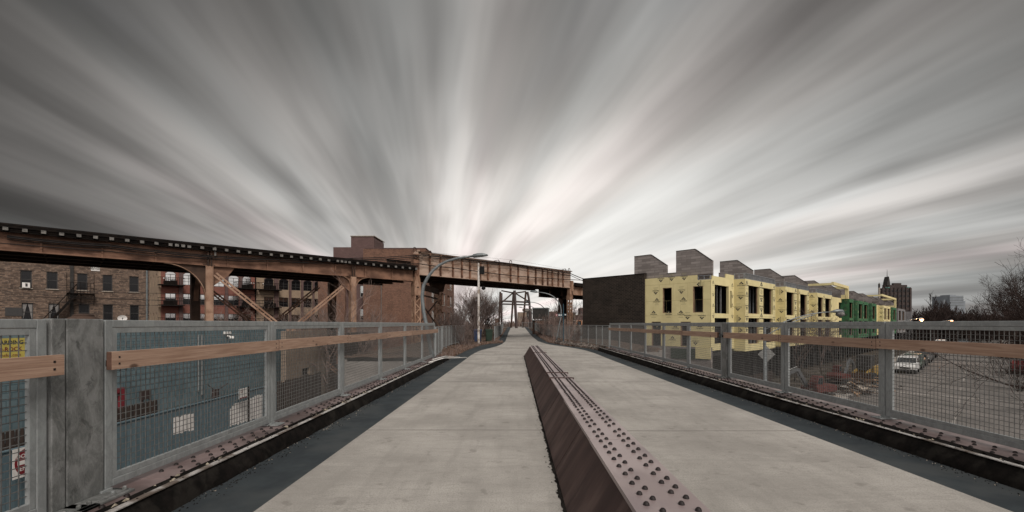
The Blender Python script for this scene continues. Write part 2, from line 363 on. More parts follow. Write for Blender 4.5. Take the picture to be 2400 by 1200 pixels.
def text(mb,s,size,o,xd,up,m=0,align='CENTER',bold=0):
    key=(s,align,bold)
    if key not in _tc:
        cu=bpy.data.curves.new('txt','FONT'); cu.body=s; cu.size=1; cu.align_x=align; cu.align_y='CENTER'; cu.offset=bold; cu.resolution_u=2
        ob=bpy.data.objects.new('txt',cu); COL.objects.link(ob); bpy.context.view_layer.update()
        me=bpy.data.meshes.new_from_object(ob.evaluated_get(bpy.context.evaluated_depsgraph_get()))
        _tc[key]=([v.co.copy() for v in me.vertices],[tuple(p.vertices) for p in me.polygons])
        bpy.data.objects.remove(ob); bpy.data.meshes.remove(me); bpy.data.curves.remove(cu)
    vs,fs=_tc[key]; o=Vector(o);xd=Vector(xd);up=Vector(up)
    mb.add([o+xd*(v.x*size)+up*(v.y*size) for v in vs],fs,m)
def wall_holes(mb,x0,x1,z0,z1,holes,y,th,m=0):
    """wall slab in the local xz plane, front face at y, thickness th going +y, rectangular holes (xa,xb,za,zb)"""
    xs=sorted(set([x0,x1]+[min(max(q,x0),x1) for h in holes for q in h[:2]])); zs=sorted(set([z0,z1]+[min(max(q,z0),z1) for h in holes for q in h[2:4]]))
    for i in range(len(xs)-1):
        run=None
        for j in range(len(zs)-1):
            cx=(xs[i]+xs[i+1])/2; cz=(zs[j]+zs[j+1])/2
            hit=any(h[0]<cx<h[1] and h[2]<cz<h[3] for h in holes)
            if not hit and run is None: run=zs[j]
            if hit and run is not None: mb.box(xs[i],xs[i+1],y,y+th,run,zs[j],m); run=None
        if run is not None: mb.box(xs[i],xs[i+1],y,y+th,run,zs[-1],m)
def lerp(t,x):
    if x<=t[0][0]: return t[0][1]
    for (a,b),(c,d) in zip(t,t[1:]):
        if x<=c: return b+(d-b)*(x-a)/(c-a)
    return t[-1][1]
def sm(t,x,w=1.2): return (lerp(t,x-w)+2*lerp(t,x)+lerp(t,x+w))/4
def U(px): return (px-CX)/F
GZ=-4.0
K=1.014; ANG=math.atan2(1,K)      # the street grid runs at about 45 degrees to the trail
def gx(px,Y0):                    # position along a grid-parallel line through (0,Y0) seen in the photograph's column px
    Y=Y0*K/(K-U(px)); return (Y-Y0)*1.4241
def gy(px,Y0): return Y0*K/(K-U(px))
def zat(py,Y): return CAMZ+(HY-py)*Y/F
# ================================================================ THE SETTING
zp=[(-20,0),(55,0),(70,.18),(98,.69),(115,.75),(140,.5),(600,.0)]
def pz(Y): return sm(zp,Y,5)
Lc=[(-20,-2.11),(19,-2.12),(22,-2.15),(26,-2.0),(29.2,-1.4),(33,-1.03),(39,-.86),(50,-.95),(67,-1.05),(98,-.97),(140,-1.1)]
Rc=[(-20,4.02),(20,4.02),(22.7,4.08),(26.3,4.0),(30,3.3),(33,2.45),(39,1.95),(69,2.02),(98,2.0),(140,1.9)]
Lo=[(-20,-2.81),(20,-2.81),(26,-2.75),(31.5,-2.45),(34.5,-1.9),(35.5,-1.0),(38,-.95),(40,-1.55),(67,-1.72),(98,-1.72),(140,-1.8)]
Ro=[(-20,4.62),(20,4.62),(22.7,4.68),(26.3,4.65),(28.7,4.25),(31.5,3.4),(37,2.6),(69,2.75),(98,2.65),(140,2.6)]
Ys=[-14+.5*i for i in range(0,310)]
def strip(name,fa,fb,mat,dz,jit=0,n=1,**kw):
    mb=MB(); vs=[];fs=[]; n+=1
    for Y in Ys:
        a=fa(Y)+random.uniform(-jit,jit);b=fb(Y)
        for k in range(n): vs.append((a+(b-a)*k/(n-1),Y,pz(Y)+dz))
    for i in range(len(Ys)-1):
        for k in range(n-1): a=i*n+k; fs.append((a,a+1,a+1+n,a+n))
    mb.add(vs,fs); return mb
mb=strip('path',lambda Y:sm(Lc,Y),lambda Y:sm(Rc,Y),'concrete',0)
for Y in (1.2,6.5,11.9,17.2,22.6,28,33.4,38.8,44.2,50,56):
    a,b=sm(Lc,Y),sm(Rc,Y); w=.005+Y*.0006
    if Y<21: mb.box(a,.405,Y-w,Y+w,-.01,.003,1); mb.box(1.355,b,Y-w-.05,Y+w-.05,-.01,.003,1)
    else: mb.box(a,b,Y-w,Y+w,-.01,.003,1)
pm('joint',(.17,.158,.143),(.13,.12,.11),6,.95)
tag(mb.build('path',['concrete','joint']),kind='structure')
tag(strip('x',lambda Y:sm(Lo,Y,.5),lambda Y:sm(Lc,Y),'',-.004,.006).build('path_edge','asphalt_edge'),kind='structure')
tag(strip('x',lambda Y:sm(Rc,Y),lambda Y:sm(Ro,Y,.5),'',-.004).build('path_edge','asphalt_edge'),kind='structure')
# deck of the bridge
mb=MB(); mb.box(-3.9,6.0,-14,19.4,-.9,-.03); tag(mb.build('bridge_deck','maroon_dark'),kind='structure')
mb=MB(); mb.box(4.0,6.0,19.4,25.9,-.9,-.03); tag(mb.build('bridge_deck','maroon_dark'),kind='structure')
# embankment with dirt top
random.seed(3)
from mathutils import noise as mn
mb=MB(); nx=44; yy=[19.4+ .45*i for i in range(0,270)]
vs=[];fs=[]
for Y in yy:
    for k in range(nx+1):
        X=-7.5+16.0*k/nx
        lo,ro=sm(Lo,Y,.5),sm(Ro,Y,.5)
        d=max(lo-X,X-ro); h=-.06
        if d>0: h=-.03+min(d,.8)*.13+mn.noise(Vector((X*2.1,Y*2.1,0)))*.07*min(d*2,1)+mn.noise(Vector((X*7,Y*7,3)))*.03*min(d*2,1)
        if X>4 and Y<25.9: h=-1.0
        vs.append((X,Y,pz(Y)+h))
for i in range(len(yy)-1):
    for k in range(nx): a=i*(nx+1)+k; fs.append((a,a+1,a+nx+2,a+nx+1))
mb.add(vs,fs); tag(mb.build('embankment','dirt',smooth=True),kind='structure')
mb=MB(); mb.box(-7.5,-7.2,19.4,140,GZ,.0); mb.box(8.2,8.5,25.9,140,GZ,.0); mb.box(-7.2,4,19.4,19.7,GZ,-.1); mb.box(4.0,8.2,25.9,26.2,GZ,-.1)
tag(mb.build('retaining_wall','pavement'),'weathered concrete retaining wall carrying the raised trail beyond the bridge','wall')
# city ground to the horizon
mb=MB(); mb.add([(-3000,-200,GZ),(3000,-200,GZ),(3000,4000,GZ),(-3000,4000,GZ)],[(0,1,2,3)]); tag(mb.build('ground','city_ground'),kind='structure')
# street under the bridge, running on the city grid
RO=empty('street',(27.5,36.5,GZ),ANG,kind='structure')
def child_struct(mb,name,mat,parent): return mb.build(name,mat,parent)
mb=MB(); mb.box(-75,500,-11.5,0,0,.02); child_struct(mb,'carriageway','road',RO)
mb=MB(); mb.box(-75,500,0,.16,0,.15); mb.box(-75,500,.16,2.6,0,.146); mb.box(-75,500,-11.66,-11.5,0,.15); mb.box(-75,500,-14,-11.66,0,.146); child_struct(mb,'pavement','pavement',RO)
mb=MB()
for i in range(30): mb.box(-20+i*9,-17+i*9,-5.83,-5.70,.02,.024)
mb.box(2,2.5,-11,-.5,.02,.024); child_struct(mb,'road_marking','pavement',RO)
# construction lot between trail and houses
mb=MB(); mb.prism([(9,20,GZ+.004),(24,35,GZ+.004),(120,129,GZ+.004),(118,131,GZ+.004),(16,37,GZ+.004),(9,30,GZ+.004)],(0,0,.02)); tag(mb.build('building_lot','lot_dirt'),kind='structure')
# ================================================================ CURBS AND EDGE GIRDERS
def edge(sgn,xa,xs,xb,xc,y1,lab):
    """dark curb from xa, pale strip at xs, riveted girder top from xb to xc"""
    random.seed(11 if sgn<0 else 12)
    n=int((y1+14)/.25)
    mb=MB(); prof=[(xa,-.01),(xa+sgn*.015,.055),(xs-sgn*.035,.135),(xs,.168),(xb,.170),(xb,.0)]
    vs=[];fs=[]
    for i in range(n+1):
        Y=-14+(y1+14)*i/n
        for j,(x,z) in enumerate(prof):
            jj=random.uniform(-1,1)*.012 if 0<j<3 else (random.uniform(-1,1)*.02 if j==0 else 0)
            vs.append((x+jj,Y,z+(jj*.8 if 0<j<3 else 0)))
    q=len(prof)
    for i in range(n):
        for j in range(q-1): a=i*q+j; fs.append((a,a+1,a+1+q,a+q) if sgn>0 else (a,a+q,a+1+q,a+1))
    mb.add(vs,fs); cb=mb.build('curb','curb_black',smooth=True)
    tag(cb,'rough black mastic curb along the %s edge of the bridge path'%lab,'curb')
    mb=MB(); Y=-14; k=0
    while Y<y1-.1:
        L=min(2.4 if (sgn<0 or Y<6) else .8,y1-Y); a=Y+.006; b=Y+L-.006; dz=.004*(k%2)
        off=random.uniform(-.008,.008)+(.05*mn.noise(Vector((Y*.33,0,0))) if sgn>0 and Y>6 else 0)
        mb.box(xs-.028+off,xs+.028+off,a,b,.171,.176+dz)
        for r in range(5 if L>1 else 1): mb.dome(xs+off,a+.2+r*.48,.1755+dz,.008,.006,6,1)
        Y+=L;k+=1
    o=mb.build('flashing_strip',['strip','black_steel']); tag(o,'pale metal flashing strip with screws on the %s black curb'%lab,'flashing')
    r=empty('edge_girder',((xb+xc)/2,2,.1),0,'maroon riveted steel girder top under the %s railing'%lab,'girder')
    cx=(xb+xc)/2; hw=abs(xc-xb)/2; mb=MB()
    Y=-16; segs=[]
    while Y<y1-2:
        L=min(5.2,y1-2-Y); mb.box(-hw,hw,Y+.01,Y+L-.01,-.06,.045); mb.box(-hw,hw,Y+L-.01,Y+L+.01,-.06,.030); Y+=L
    mb.box(-hw*.3,hw*.3,-16,y1-2,-1.4,-.06)
    Y=-3.5; c=0
    while Y<y1-2.2:
        if c%13>1:
            for j,xx in enumerate((-.78,-.50,-.22)):
                mb.dome(sgn*xx*hw+random.uniform(-.012,.012),Y+(.10 if j%2 else 0)+random.uniform(-.018,.018),.044,.022,.022,8,2)
        else: mb.box(-hw*.9,hw*.9,Y,Y+.006,.045,.048) if c%13==1 else None
        Y+=.205; c+=1
    mb.build('top_plate',['side_steel','side_steel','rivet'],r,smooth=2)
    # dirt, foam and rubble caught between strip and girder
    mb=MB()
    for i in range(int(y1*14)):
        Y=random.uniform(.5,y1); x=xs+sgn*(.035+abs(random.gauss(0,.035))); s=random.uniform(.008,.03)
        p=[Vector((random.uniform(-1,1),random.uniform(-1.6,1.6),random.uniform(-.6,.6)))*s for _ in range(4)]+[Vector((0,0,s*.8))]
        b=Vector((x,Y,.172)); mb.add([b+t for t in p],[(0,1,4),(1,2,4),(2,3,4),(3,0,4),(0,3,2,1)],0 if random.random()<.45 else 1)
    o=mb.build('debris',['foam','curb_black']); tag(o,'crumbs of foam and grit caught beside the %s flashing strip'%lab,'debris',kind='stuff')
edge(-1,-2.80,-2.90,-3.02,-3.72,19.2,'left')
edge(1,4.63,4.76,4.97,5.85,25.7,'right')
# ================================================================ MEDIAN GIRDER
def median():
    r=empty('median_girder',(.88,10,0),0,'maroon riveted steel girder rising along the middle of the path','girder')
    B0,T0,T1,B1=-.47,-.19,.19,.47; H=.46
    js=[-13,-6,-1,2.2,4.72,7.05,10.8,15.2,21.5]
    mb=MB(); mb.prism([(B0+.03,-13+-0,0),(T0+.02,-13,H-.01),(T1-.02,-13,H-.01),(B1-.03,-13,0)],(0,24.44,0)); mb.build('core','black_steel',r,loc=(0,-10+0,0))
    for a,b in zip(js,js[1:]):
        for sg in (1,-1):
            m=MB(); p=[(sg*B0,a,0),(sg*T0,a,H),(sg*(T0+.03),a,H),(sg*(B0+.03),a,0)]
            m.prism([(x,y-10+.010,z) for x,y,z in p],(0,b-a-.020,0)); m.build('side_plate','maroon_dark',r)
    m=MB(); m.prism([(B0,11.5,0),(T0,11.47,H),(T1,11.47,H),(B1,11.5,0)],(0,.03,0)); m.build('end_plate','maroon_dark',r)
    m=MB(); ys=[-13,4.1,8.65,21.53]; 
    for i,(a,b) in enumerate(zip(ys,ys[1:])):
        w=.205-.0*i; m.box(-w,w,a-10+.004,b-10-.004,H,H+.018+.0*i)
    # edge cover strips of the near doubling plates
    m.box(-.213,-.190,-13-10,4.1-10,H-.012,H+.0215); m.box(-.210,-.190,4.12-10,6.3-10,H-.010,H+.0205)
    tp=m; m=MB()
    for Y in (8.7,9.62,16.4): m.box(-.235,.235,Y-10-.012,Y-10+.012,H-.02,H+.034)
    m.build('battens','maroon_dark',r)
    m=tp; random.seed(5); Y=.3
    while Y<21.4:
        sp=.175 if Y<5.6 else .135
        gap=(abs(Y-8.7)<.07 or abs(Y-9.62)<.07 or abs(Y-16.4)<.07)
        if not gap:
            for x,dy in ((-.125,0),(-.063,.09),(.075,.02),(.137,.10)):
                m.dome(x+random.uniform(-.003,.003),Y+dy-10+random.uniform(-.008,.008),H+.018,.0195,.022,9,2)
        Y+=sp
        if random.random()<.16 and Y<5.6: Y+=.07
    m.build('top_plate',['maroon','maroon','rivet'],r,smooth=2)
median()
for sg,xx in ((-1,.41),(1,1.35)):
    mb=MB(); rng=random.Random(40+sg); vs=[]; fs=[]; n=700
    for i in range(n+1):
        y=-3+24.4*i/n; w=.012+abs(rng.gauss(0,.010))+.012*(mn.noise(Vector((y*1.7,sg,0)))+.5); vs+=[(xx-sg*.02,y,.009),(xx+sg*w,y,.0045)]
    for i in range(n): a=2*i; fs.append((a,a+1,a+3,a+2) if sg>0 else (a,a+2,a+3,a+1))
    mb.add(vs,fs)
    for i in range(260):
        y=rng.uniform(.5,21); x=xx+sg*abs(rng.gauss(.01,.05)); q=rng.uniform(.003,.010); mb.add([(x-q,y-q,.004),(x+q,y-q*.6,.004),(x+q*.4,y+q*1.3,.004),(x,y,.004+q)],[(0,1,3),(1,2,3),(2,0,3)])
    tag(mb.build('grime',['curb_black']),'black grit and sealant along the %s foot of the median girder'%('left' if sg<0 else 'right'),'grit',kind='stuff')
# ================================================================ RAILINGS
def panel(parent,x,y0,y1,z0,z1,inner=1,name='panel'):
    """steel frame panel in the plane x, from y0 to y1, with woven wire"""
    o=empty(name,(x,y0,z0)); o.parent=parent
    L=y1-y0; H=z1-z0; m=MB(); w=.068; t=.028
    m.box(-t,t,0,w,0,H); m.box(-t,t,L-w,L,0,H); m.box(-t,t,w,L-w,H-.062,H); m.box(-t,t,w,L-w,0,.062)
    m.build('frame','galvanized',o,bevel=.006)
    m=MB(); a=w+.001; w2=.045; t2=.016; s=inner*.008; zb=.063; zt=H-.063
    m.box(s-t2,s+t2,a,a+w2,zb,zt); m.box(s-t2,s+t2,L-a-w2,L-a,zb,zt); m.box(s-t2,s+t2,a+w2,L-a-w2,zt-w2,zt); m.box(s-t2,s+t2,a+w2,L-a-w2,zb,zb+w2)
    m.build('inner_frame','galvanized',o,bevel=.003)
    m=MB(); r=.0026; n=int(round((L-2*a-2*w2)/.052)); ya=a+w2; yb=L-a-w2
    for i in range(1,n): yy=ya+(yb-ya)*i/n; m.box(s-r,s+r,yy-r,yy+r,zb+w2,zt-w2)
    za=zb+w2; zc=zt-w2; n=int(round((zc-za)/.052))
    for i in range(1,n): zz=za+(zc-za)*i/n; m.box(s-3*r,s-r,ya,yb,zz-r,zz+r)
    m.build('wire_mesh','wire',o)
    return o
def board(parent,x,y0,y1,z0,z1,sag=0):
    m=MB(); m.box(-.021,.021,0,y1-y0,0,z1-z0); 
    m.m[0:6]=[0,0,1,0,1,0]
    for yy in (.07,y1-y0-.07):
        for zz in (.045,z1-z0-.045):
            for sx in (-1,1): m.box(sx*.0205,sx*.024,yy-.008,yy+.008,zz-.008,zz+.008,2)
    o=m.build('handrail_board',['rail_wood','wood_end','rivet'],parent,bevel=.004,loc=(x,y0,z0)); return o
def railing(x,sg,joints,posts,boards,label,xb,zb=1.157,zt=1.299):
    r=empty('bridge_railing',(x,0,0),0,label,'railing','bridge railings')
    Z0,Z1=.185,1.55
    for a,b in joints:
        panel(r,0,a+.005,b-.005,Z0,Z1,sg)
        m=MB(); m.box(-.16,.16,a-.09,a+.09,.150,.166); m.box(-.05,.05,a-.05,a+.05,.166,.186)
        for u in (-.12,.12): m.lathe([(.014,0),(.014,.02)],(u,a-.03,.166),6)
        m.build('base_plate','galvanized',r,bevel=.002)
        # brackets carrying the wooden board
        for yy in (a+.10,b-.10):
            m=MB(); xx=-sg*0; m.box(min(sg*.028*-1,xb-x),max(-sg*.028,xb-x),yy-.02,yy+.02,zb+.04,zb+.09); m.build('bracket','metal_pole',r)
    for a,b in posts:
        m=MB(); m.box(-.035,.035,a,b,.17,1.556); m.box(-.06,-.035,a+.01,b-.01,.17,1.55) if sg<0 else None
        m.build('post','galvanized_post',r,bevel=.006)
        m=MB(); m.box(-.2,.2,a-.06,b+.10,.148,.166); m.box(-.16,.16,a-.03,b+.06,.166,.172)
        for u in (-.15,.15):
            for v in (a-.03,b+.06): m.lathe([(.016,0),(.016,.022),(.008,.03)],(u,v,.172),6)
        m.build('base_plate','galvanized_post',r,bevel=.002)
    for i,(a,b) in enumerate(boards):
        board(r,xb-x,a,b,zb+(.003 if i%2 else -.002),zt+(.003 if i%2 else -.002))
    return r
S=2.51
jl=[(3.66+S*i,3.66+S*(i+1)) for i in range(6)]+[(.70,3.215),(-1.9,.69)]
RL=railing(-3.33,1,jl,[(3.345,3.645),(3.235,3.335)],[(3.585,6.12),(6.13,8.68),(8.69,11.26),(11.27,14.04),(14.05,18.75),(.9,3.21),(-1.6,.89)],'galvanized mesh railing with wooden handrail boards on the left of the bridge',-3.20)
m=MB(); m.box(.04,.09,3.655,3.70,1.175,1.225); m.box(.05,.092,3.66,3.695,1.183,1.217); m.build('bracket_end','black_steel',RL)
jr=[(11.76+2.36*i,11.76+2.36*(i+1)) for i in range(6)]+[(9.07,11.46),(6.60,9.06),(4.1,6.59),(1.6,4.09)]
RR=railing(5.38,-1,jr,[(11.47,11.75)],[(11.80,14.25),(14.26,16.6),(16.61,19.0),(19.01,21.5),(21.51,25.6),(9.06,11.45),(6.61,9.05),(4.1,6.60),(1.6,4.09)],'galvanized mesh railing with wooden handrail boards on the right of the bridge',5.25)
m=MB(); m.box(-.095,-.045,11.60,11.65,1.175,1.225); m.build('bracket_end','black_steel',RR)
# lower fences on the embankment
def low_fence(pts,label,h=1.18,base=.12,step=1.55,mat='galvanized',top=None):
    r=empty('mesh_fence',(pts[0][0],pts[0][1],0),0,label,'fence','mesh fences along the raised trail')
    ox,oy=pts[0][:2]
    # resample
    P=[Vector((p[0]-ox,p[1]-oy,0)) for p in pts]; out=[P[0]]; 
    for a,b in zip(P,P[1:]):
        n=max(1,int(round((b-a).length/step)))
        for i in range(1,n+1): out.append(a.lerp(b,i/n))
    for i,(a,b) in enumerate(zip(out,out[1:])):
        za=pz(a.y+oy)+base; zb=pz(b.y+oy)+base; up=Vector((0,0,h)); A=Vector((a.x,a.y,za)); B=Vector((b.x,b.y,zb)); d=(B-A).normalized()
        f=MB(); f.bar(A,A+up,.05,.05); f.bar(A+up+d*.03,B+up-d*.03,.04,.04); f.bar(A+d*.03+V(0,0,.04),B-d*.03+V(0,0,.04),.04,.04)
        f.bar(A+up-d*0-V(0,0,.09)+d*.03,B+up-V(0,0,.09)-d*.03,.025,.025)
        f.bar(A-V(0,0,.5),A,.05,.05)
        pn=f.build('fence_frame',mat,r)
        w=MB(); L=(B-A).length; n=int(L/.055)
        for k in range(1,n): q=A+d*(L*k/n); w.bar(q+V(0,0,.05),q+up-V(0,0,.1),.006,.006,up=d)
        n=int((h-.15)/.055)
        for k in range(n): q=V(0,0,.06+k*.055); w.bar(A+q,B+q,.006,.006)
        w.build('wire_mesh','wire',pn)
    return r
low_fence([(-3.38,19.3),(-3.6,22),(-4.15,26),(-4.2,30),(-4.0,36)],'low grey mesh fence behind the bare shrubs left of the path',1.22,.15)
low_fence([(-1.75,38.2),(-1.95,42),(-1.9,48),(-1.85,60),(-2.0,72),(-2.3,84)],'low grey mesh fence running close to the left edge of the far path',1.15,.12,2.4)
low_fence([(5.38,26.1),(5.33,30),(4.7,36),(4.1,45),(3.5,60),(3.3,75),(3.2,88)],'long grey mesh fence curving away beside the path on the right',1.25,.15,2.3)
# ================================================================ CONCRETE RUBBLE along right strip
random.seed(21)
mb=MB()
for i in range(14):
    Y=26.2+i*.62; X=sm(Ro,Y,.5)+.38+random.uniform(-.05,.05)
    poly=[(X-.22,Y,-.05),(X+.25,Y,-.05),(X+.25,Y,.2+random.uniform(-.05,.06)),(X-.05,Y+.02,.24+random.uniform(-.05,.05)),(X-.2,Y,.1)]
    mb.prism(poly,(random.uniform(-.2,-.1),.56,random.uniform(-.03,.02)))
tag(mb.build('rubble_kerb','rubble'),'broken pale stone kerb in the dirt below the curving right fence','kerb')
# white conduit left at the end of the flashing
mb=MB(); mb.tube([(-2.95,15.5,.2),(-2.75,17.6,.19),(-2.5,18.6,.12),(-2.1,19.6,.06)],.018,6); mb.tube([(-3.0,16.5,.22),(-2.85,18.4,.2),(-2.35,19.3,.1)],.016,6)
tag(mb.build('loose_conduit','sign_white',smooth=True),'loose white pipes lying where the left curb ends in dirt','pipe')
# ================================================================ LAMPS over the trail
def trail_lamp(name,x,y,sg,label,z0=0,hs=1):
    r=empty(name,(x,y,z0),0,label,'street lamp','curved lamps over the trail')
    c=[(.30,-.1),(.16,.5),(0,1.4),(-.13,2.05),(-.18,2.6),(-.12,3.05),(.05,3.38),(.26,3.65),(.51,3.86),(.82,4.02),(1.17,4.12),(1.5,4.18),(1.78,4.21)]
    pts=[(sg*a*hs,0,b*hs) for a,b in c]; rad=[(.085-.045*i/(len(c)-1))*(1 if sg>0 else .72) for i in range(len(c))]
    m=MB(); m.tube(pts,rad,10); m.build('pole','metal_pole',r,smooth=True)
    m=MB(); m.lathe([(.15,0),(.15,.03),(.11,.05)],(sg*.30,0,-.02),10); m.build('base_plate','metal_pole',r)
    m=MB(); h=[(1.75,4.205,.035),(1.85,4.215,.05),(1.87,4.22,.075),(2.05,4.25,.085),(2.25,4.265,.075),(2.42,4.255,.04),(2.46,4.25,.01)]
    m.tube([(sg*a*hs,0,b*hs) for a,b,_ in h],[q for *_,q in h],10)
    m.v=[(a,b*1.6,cc if cc>0 else cc) for a,b,cc in m.v]; m.build('lamp_head','box_black' if name=='x' else 'metal_pole',r,smooth=True)
    return r
trail_lamp('trail_lamp',-3.55,18.2,1,'grey curved lamp rising behind the end of the left bridge railing')
trail_lamp('trail_lamp',3.55,37.0,-1,'nearest curved lamp on the right, beside the teal signpost',0,.97)
trail_lamp('trail_lamp',3.55,55.0,-1,'thin dark curved lamp arching in front of the billboard',0,.98)
trail_lamp('trail_lamp',3.0,66.0,-1,'pale curved lamp standing just left of the billboard',.15,.98)
trail_lamp('trail_lamp',2.9,80.0,-1,'farthest curved lamp at the top of the path',.35,.95)
# camera pole
r=empty('camera_pole',(-2.7,33.4,0),0,'tall white pole with black boxes beside the recycling bins','pole')
m=MB(); m.lathe([(.17,0),(.17,.05),(.11,.09),(.095,.12),(.075,5.9),(.05,5.96)],(0,0,0),12); m.build('pole','pole_white',r,smooth=True)
m=MB(); m.box(.09,.42,-.14,.14,5.15,5.72); m.box(.02,.10,-.04,.04,5.3,5.36); m.box(.02,.10,-.04,.04,5.5,5.56); m.build('equipment_box','box_black',r,bevel=.02)
m=MB(); m.tube([(.06,0,4.5),(.3,0,4.52),(.34,0,4.4)],.022,6); m.dome(.36,0,4.12,.16,.17,10); m.lathe([(.02,-.14),(.13,-.08),(.16,0)],(.36,0,4.12),10); m.build('dome_camera','box_black',r,smooth=True)
m=MB(); m.tube([(.1,.02,5.15),(.14,.03,4.95),(.08,.02,4.8),(.09,.02,4.4),(.10,0,2.0),(.09,0,.3)],.014,5); m.build('cable','cable',r)
# bins
def bin_(x,y,mat,label,rz=0):
    r=empty('wheelie_bin',(x,y,pz(y)+.02),rz,label,'bin','wheeled bins beside the white pole')
    m=MB(); w0,w1=.22,.29; 
    m.add([(-w0,-w0,.08),(w0,-w0,.08),(w0,w0,.08),(-w0,w0,.08),(-w1,-w1,.95),(w1,-w1,.95),(w1,w1,.95),(-w1,w1,.95)],[(0,3,2,1),(4,5,6,7),(0,1,5,4),(1,2,6,5),(2,3,7,6),(3,0,4,7)])
    m.box(-.31,.31,-.31,.31,.90,.955); m.build('body',mat,r,bevel=.02)
    m=MB(); m.add([(-.31,-.35,.96),(.31,-.35,.96),(.31,.33,.96),(-.31,.33,.96),(-.28,-.30,1.0),(.28,-.30,1.0),(.28,.3,1.06),(-.28,.3,1.06)],[(0,3,2,1),(4,5,6,7),(0,1,5,4),(1,2,6,5),(2,3,7,6),(3,0,4,7)]); m.build('lid',mat,r,bevel=.015)
    for s in (-1,1):
        m=MB(); m.tube([(s*.2,.2,.1),(s*.27,.2,.1)],.1,12); m.build('wheel','tyre',r)
    m=MB(); m.tube([(-.25,.37,.92),(.25,.37,.92)],.018,6); m.build('handle',mat,r)
bin_(-2.15,37.0,'bin_green','dark green wheeled bin beside the path, right of the white pole',.15)
bin_(-3.0,36.2,'bin_blue','blue wheeled recycling bin partly behind the white pole',-.1)
# trail signpost
r=empty('signpost',(3.5,33.2,0),0,'slim teal signpost with finger signs at the right edge of the path','signpost')
m=MB(); m.tube([(0,0,-.1),(0,0,2.95)],.032,8); m.build('post','teal',r)
m=MB(); m.box(-.42,-.05,-.01,.01,2.05,2.24); m.box(.05,.22,-.01,.01,2.10,2.24); m.build('finger_sign','teal',r)
m=MB(); m.box(-.36,-.22,-.013,-.0105,2.11,2.18); m.box(-.19,-.12,-.013,-.0105,2.11,2.18); m.box(.09,.19,-.013,-.0105,2.14,2.20); m.build('lettering','sign_white',r)
m=MB(); m.prism([(-.50+.09*math.cos(a*math.pi/8),-.03,2.15+.09*math.sin(a*math.pi/8)) for a in range(16)],(0,.02,0)); m.box(-.55,-.45,-.034,-.0305,2.13,2.17,1); m.build('round_sign',['sign_red','sign_white'],r)
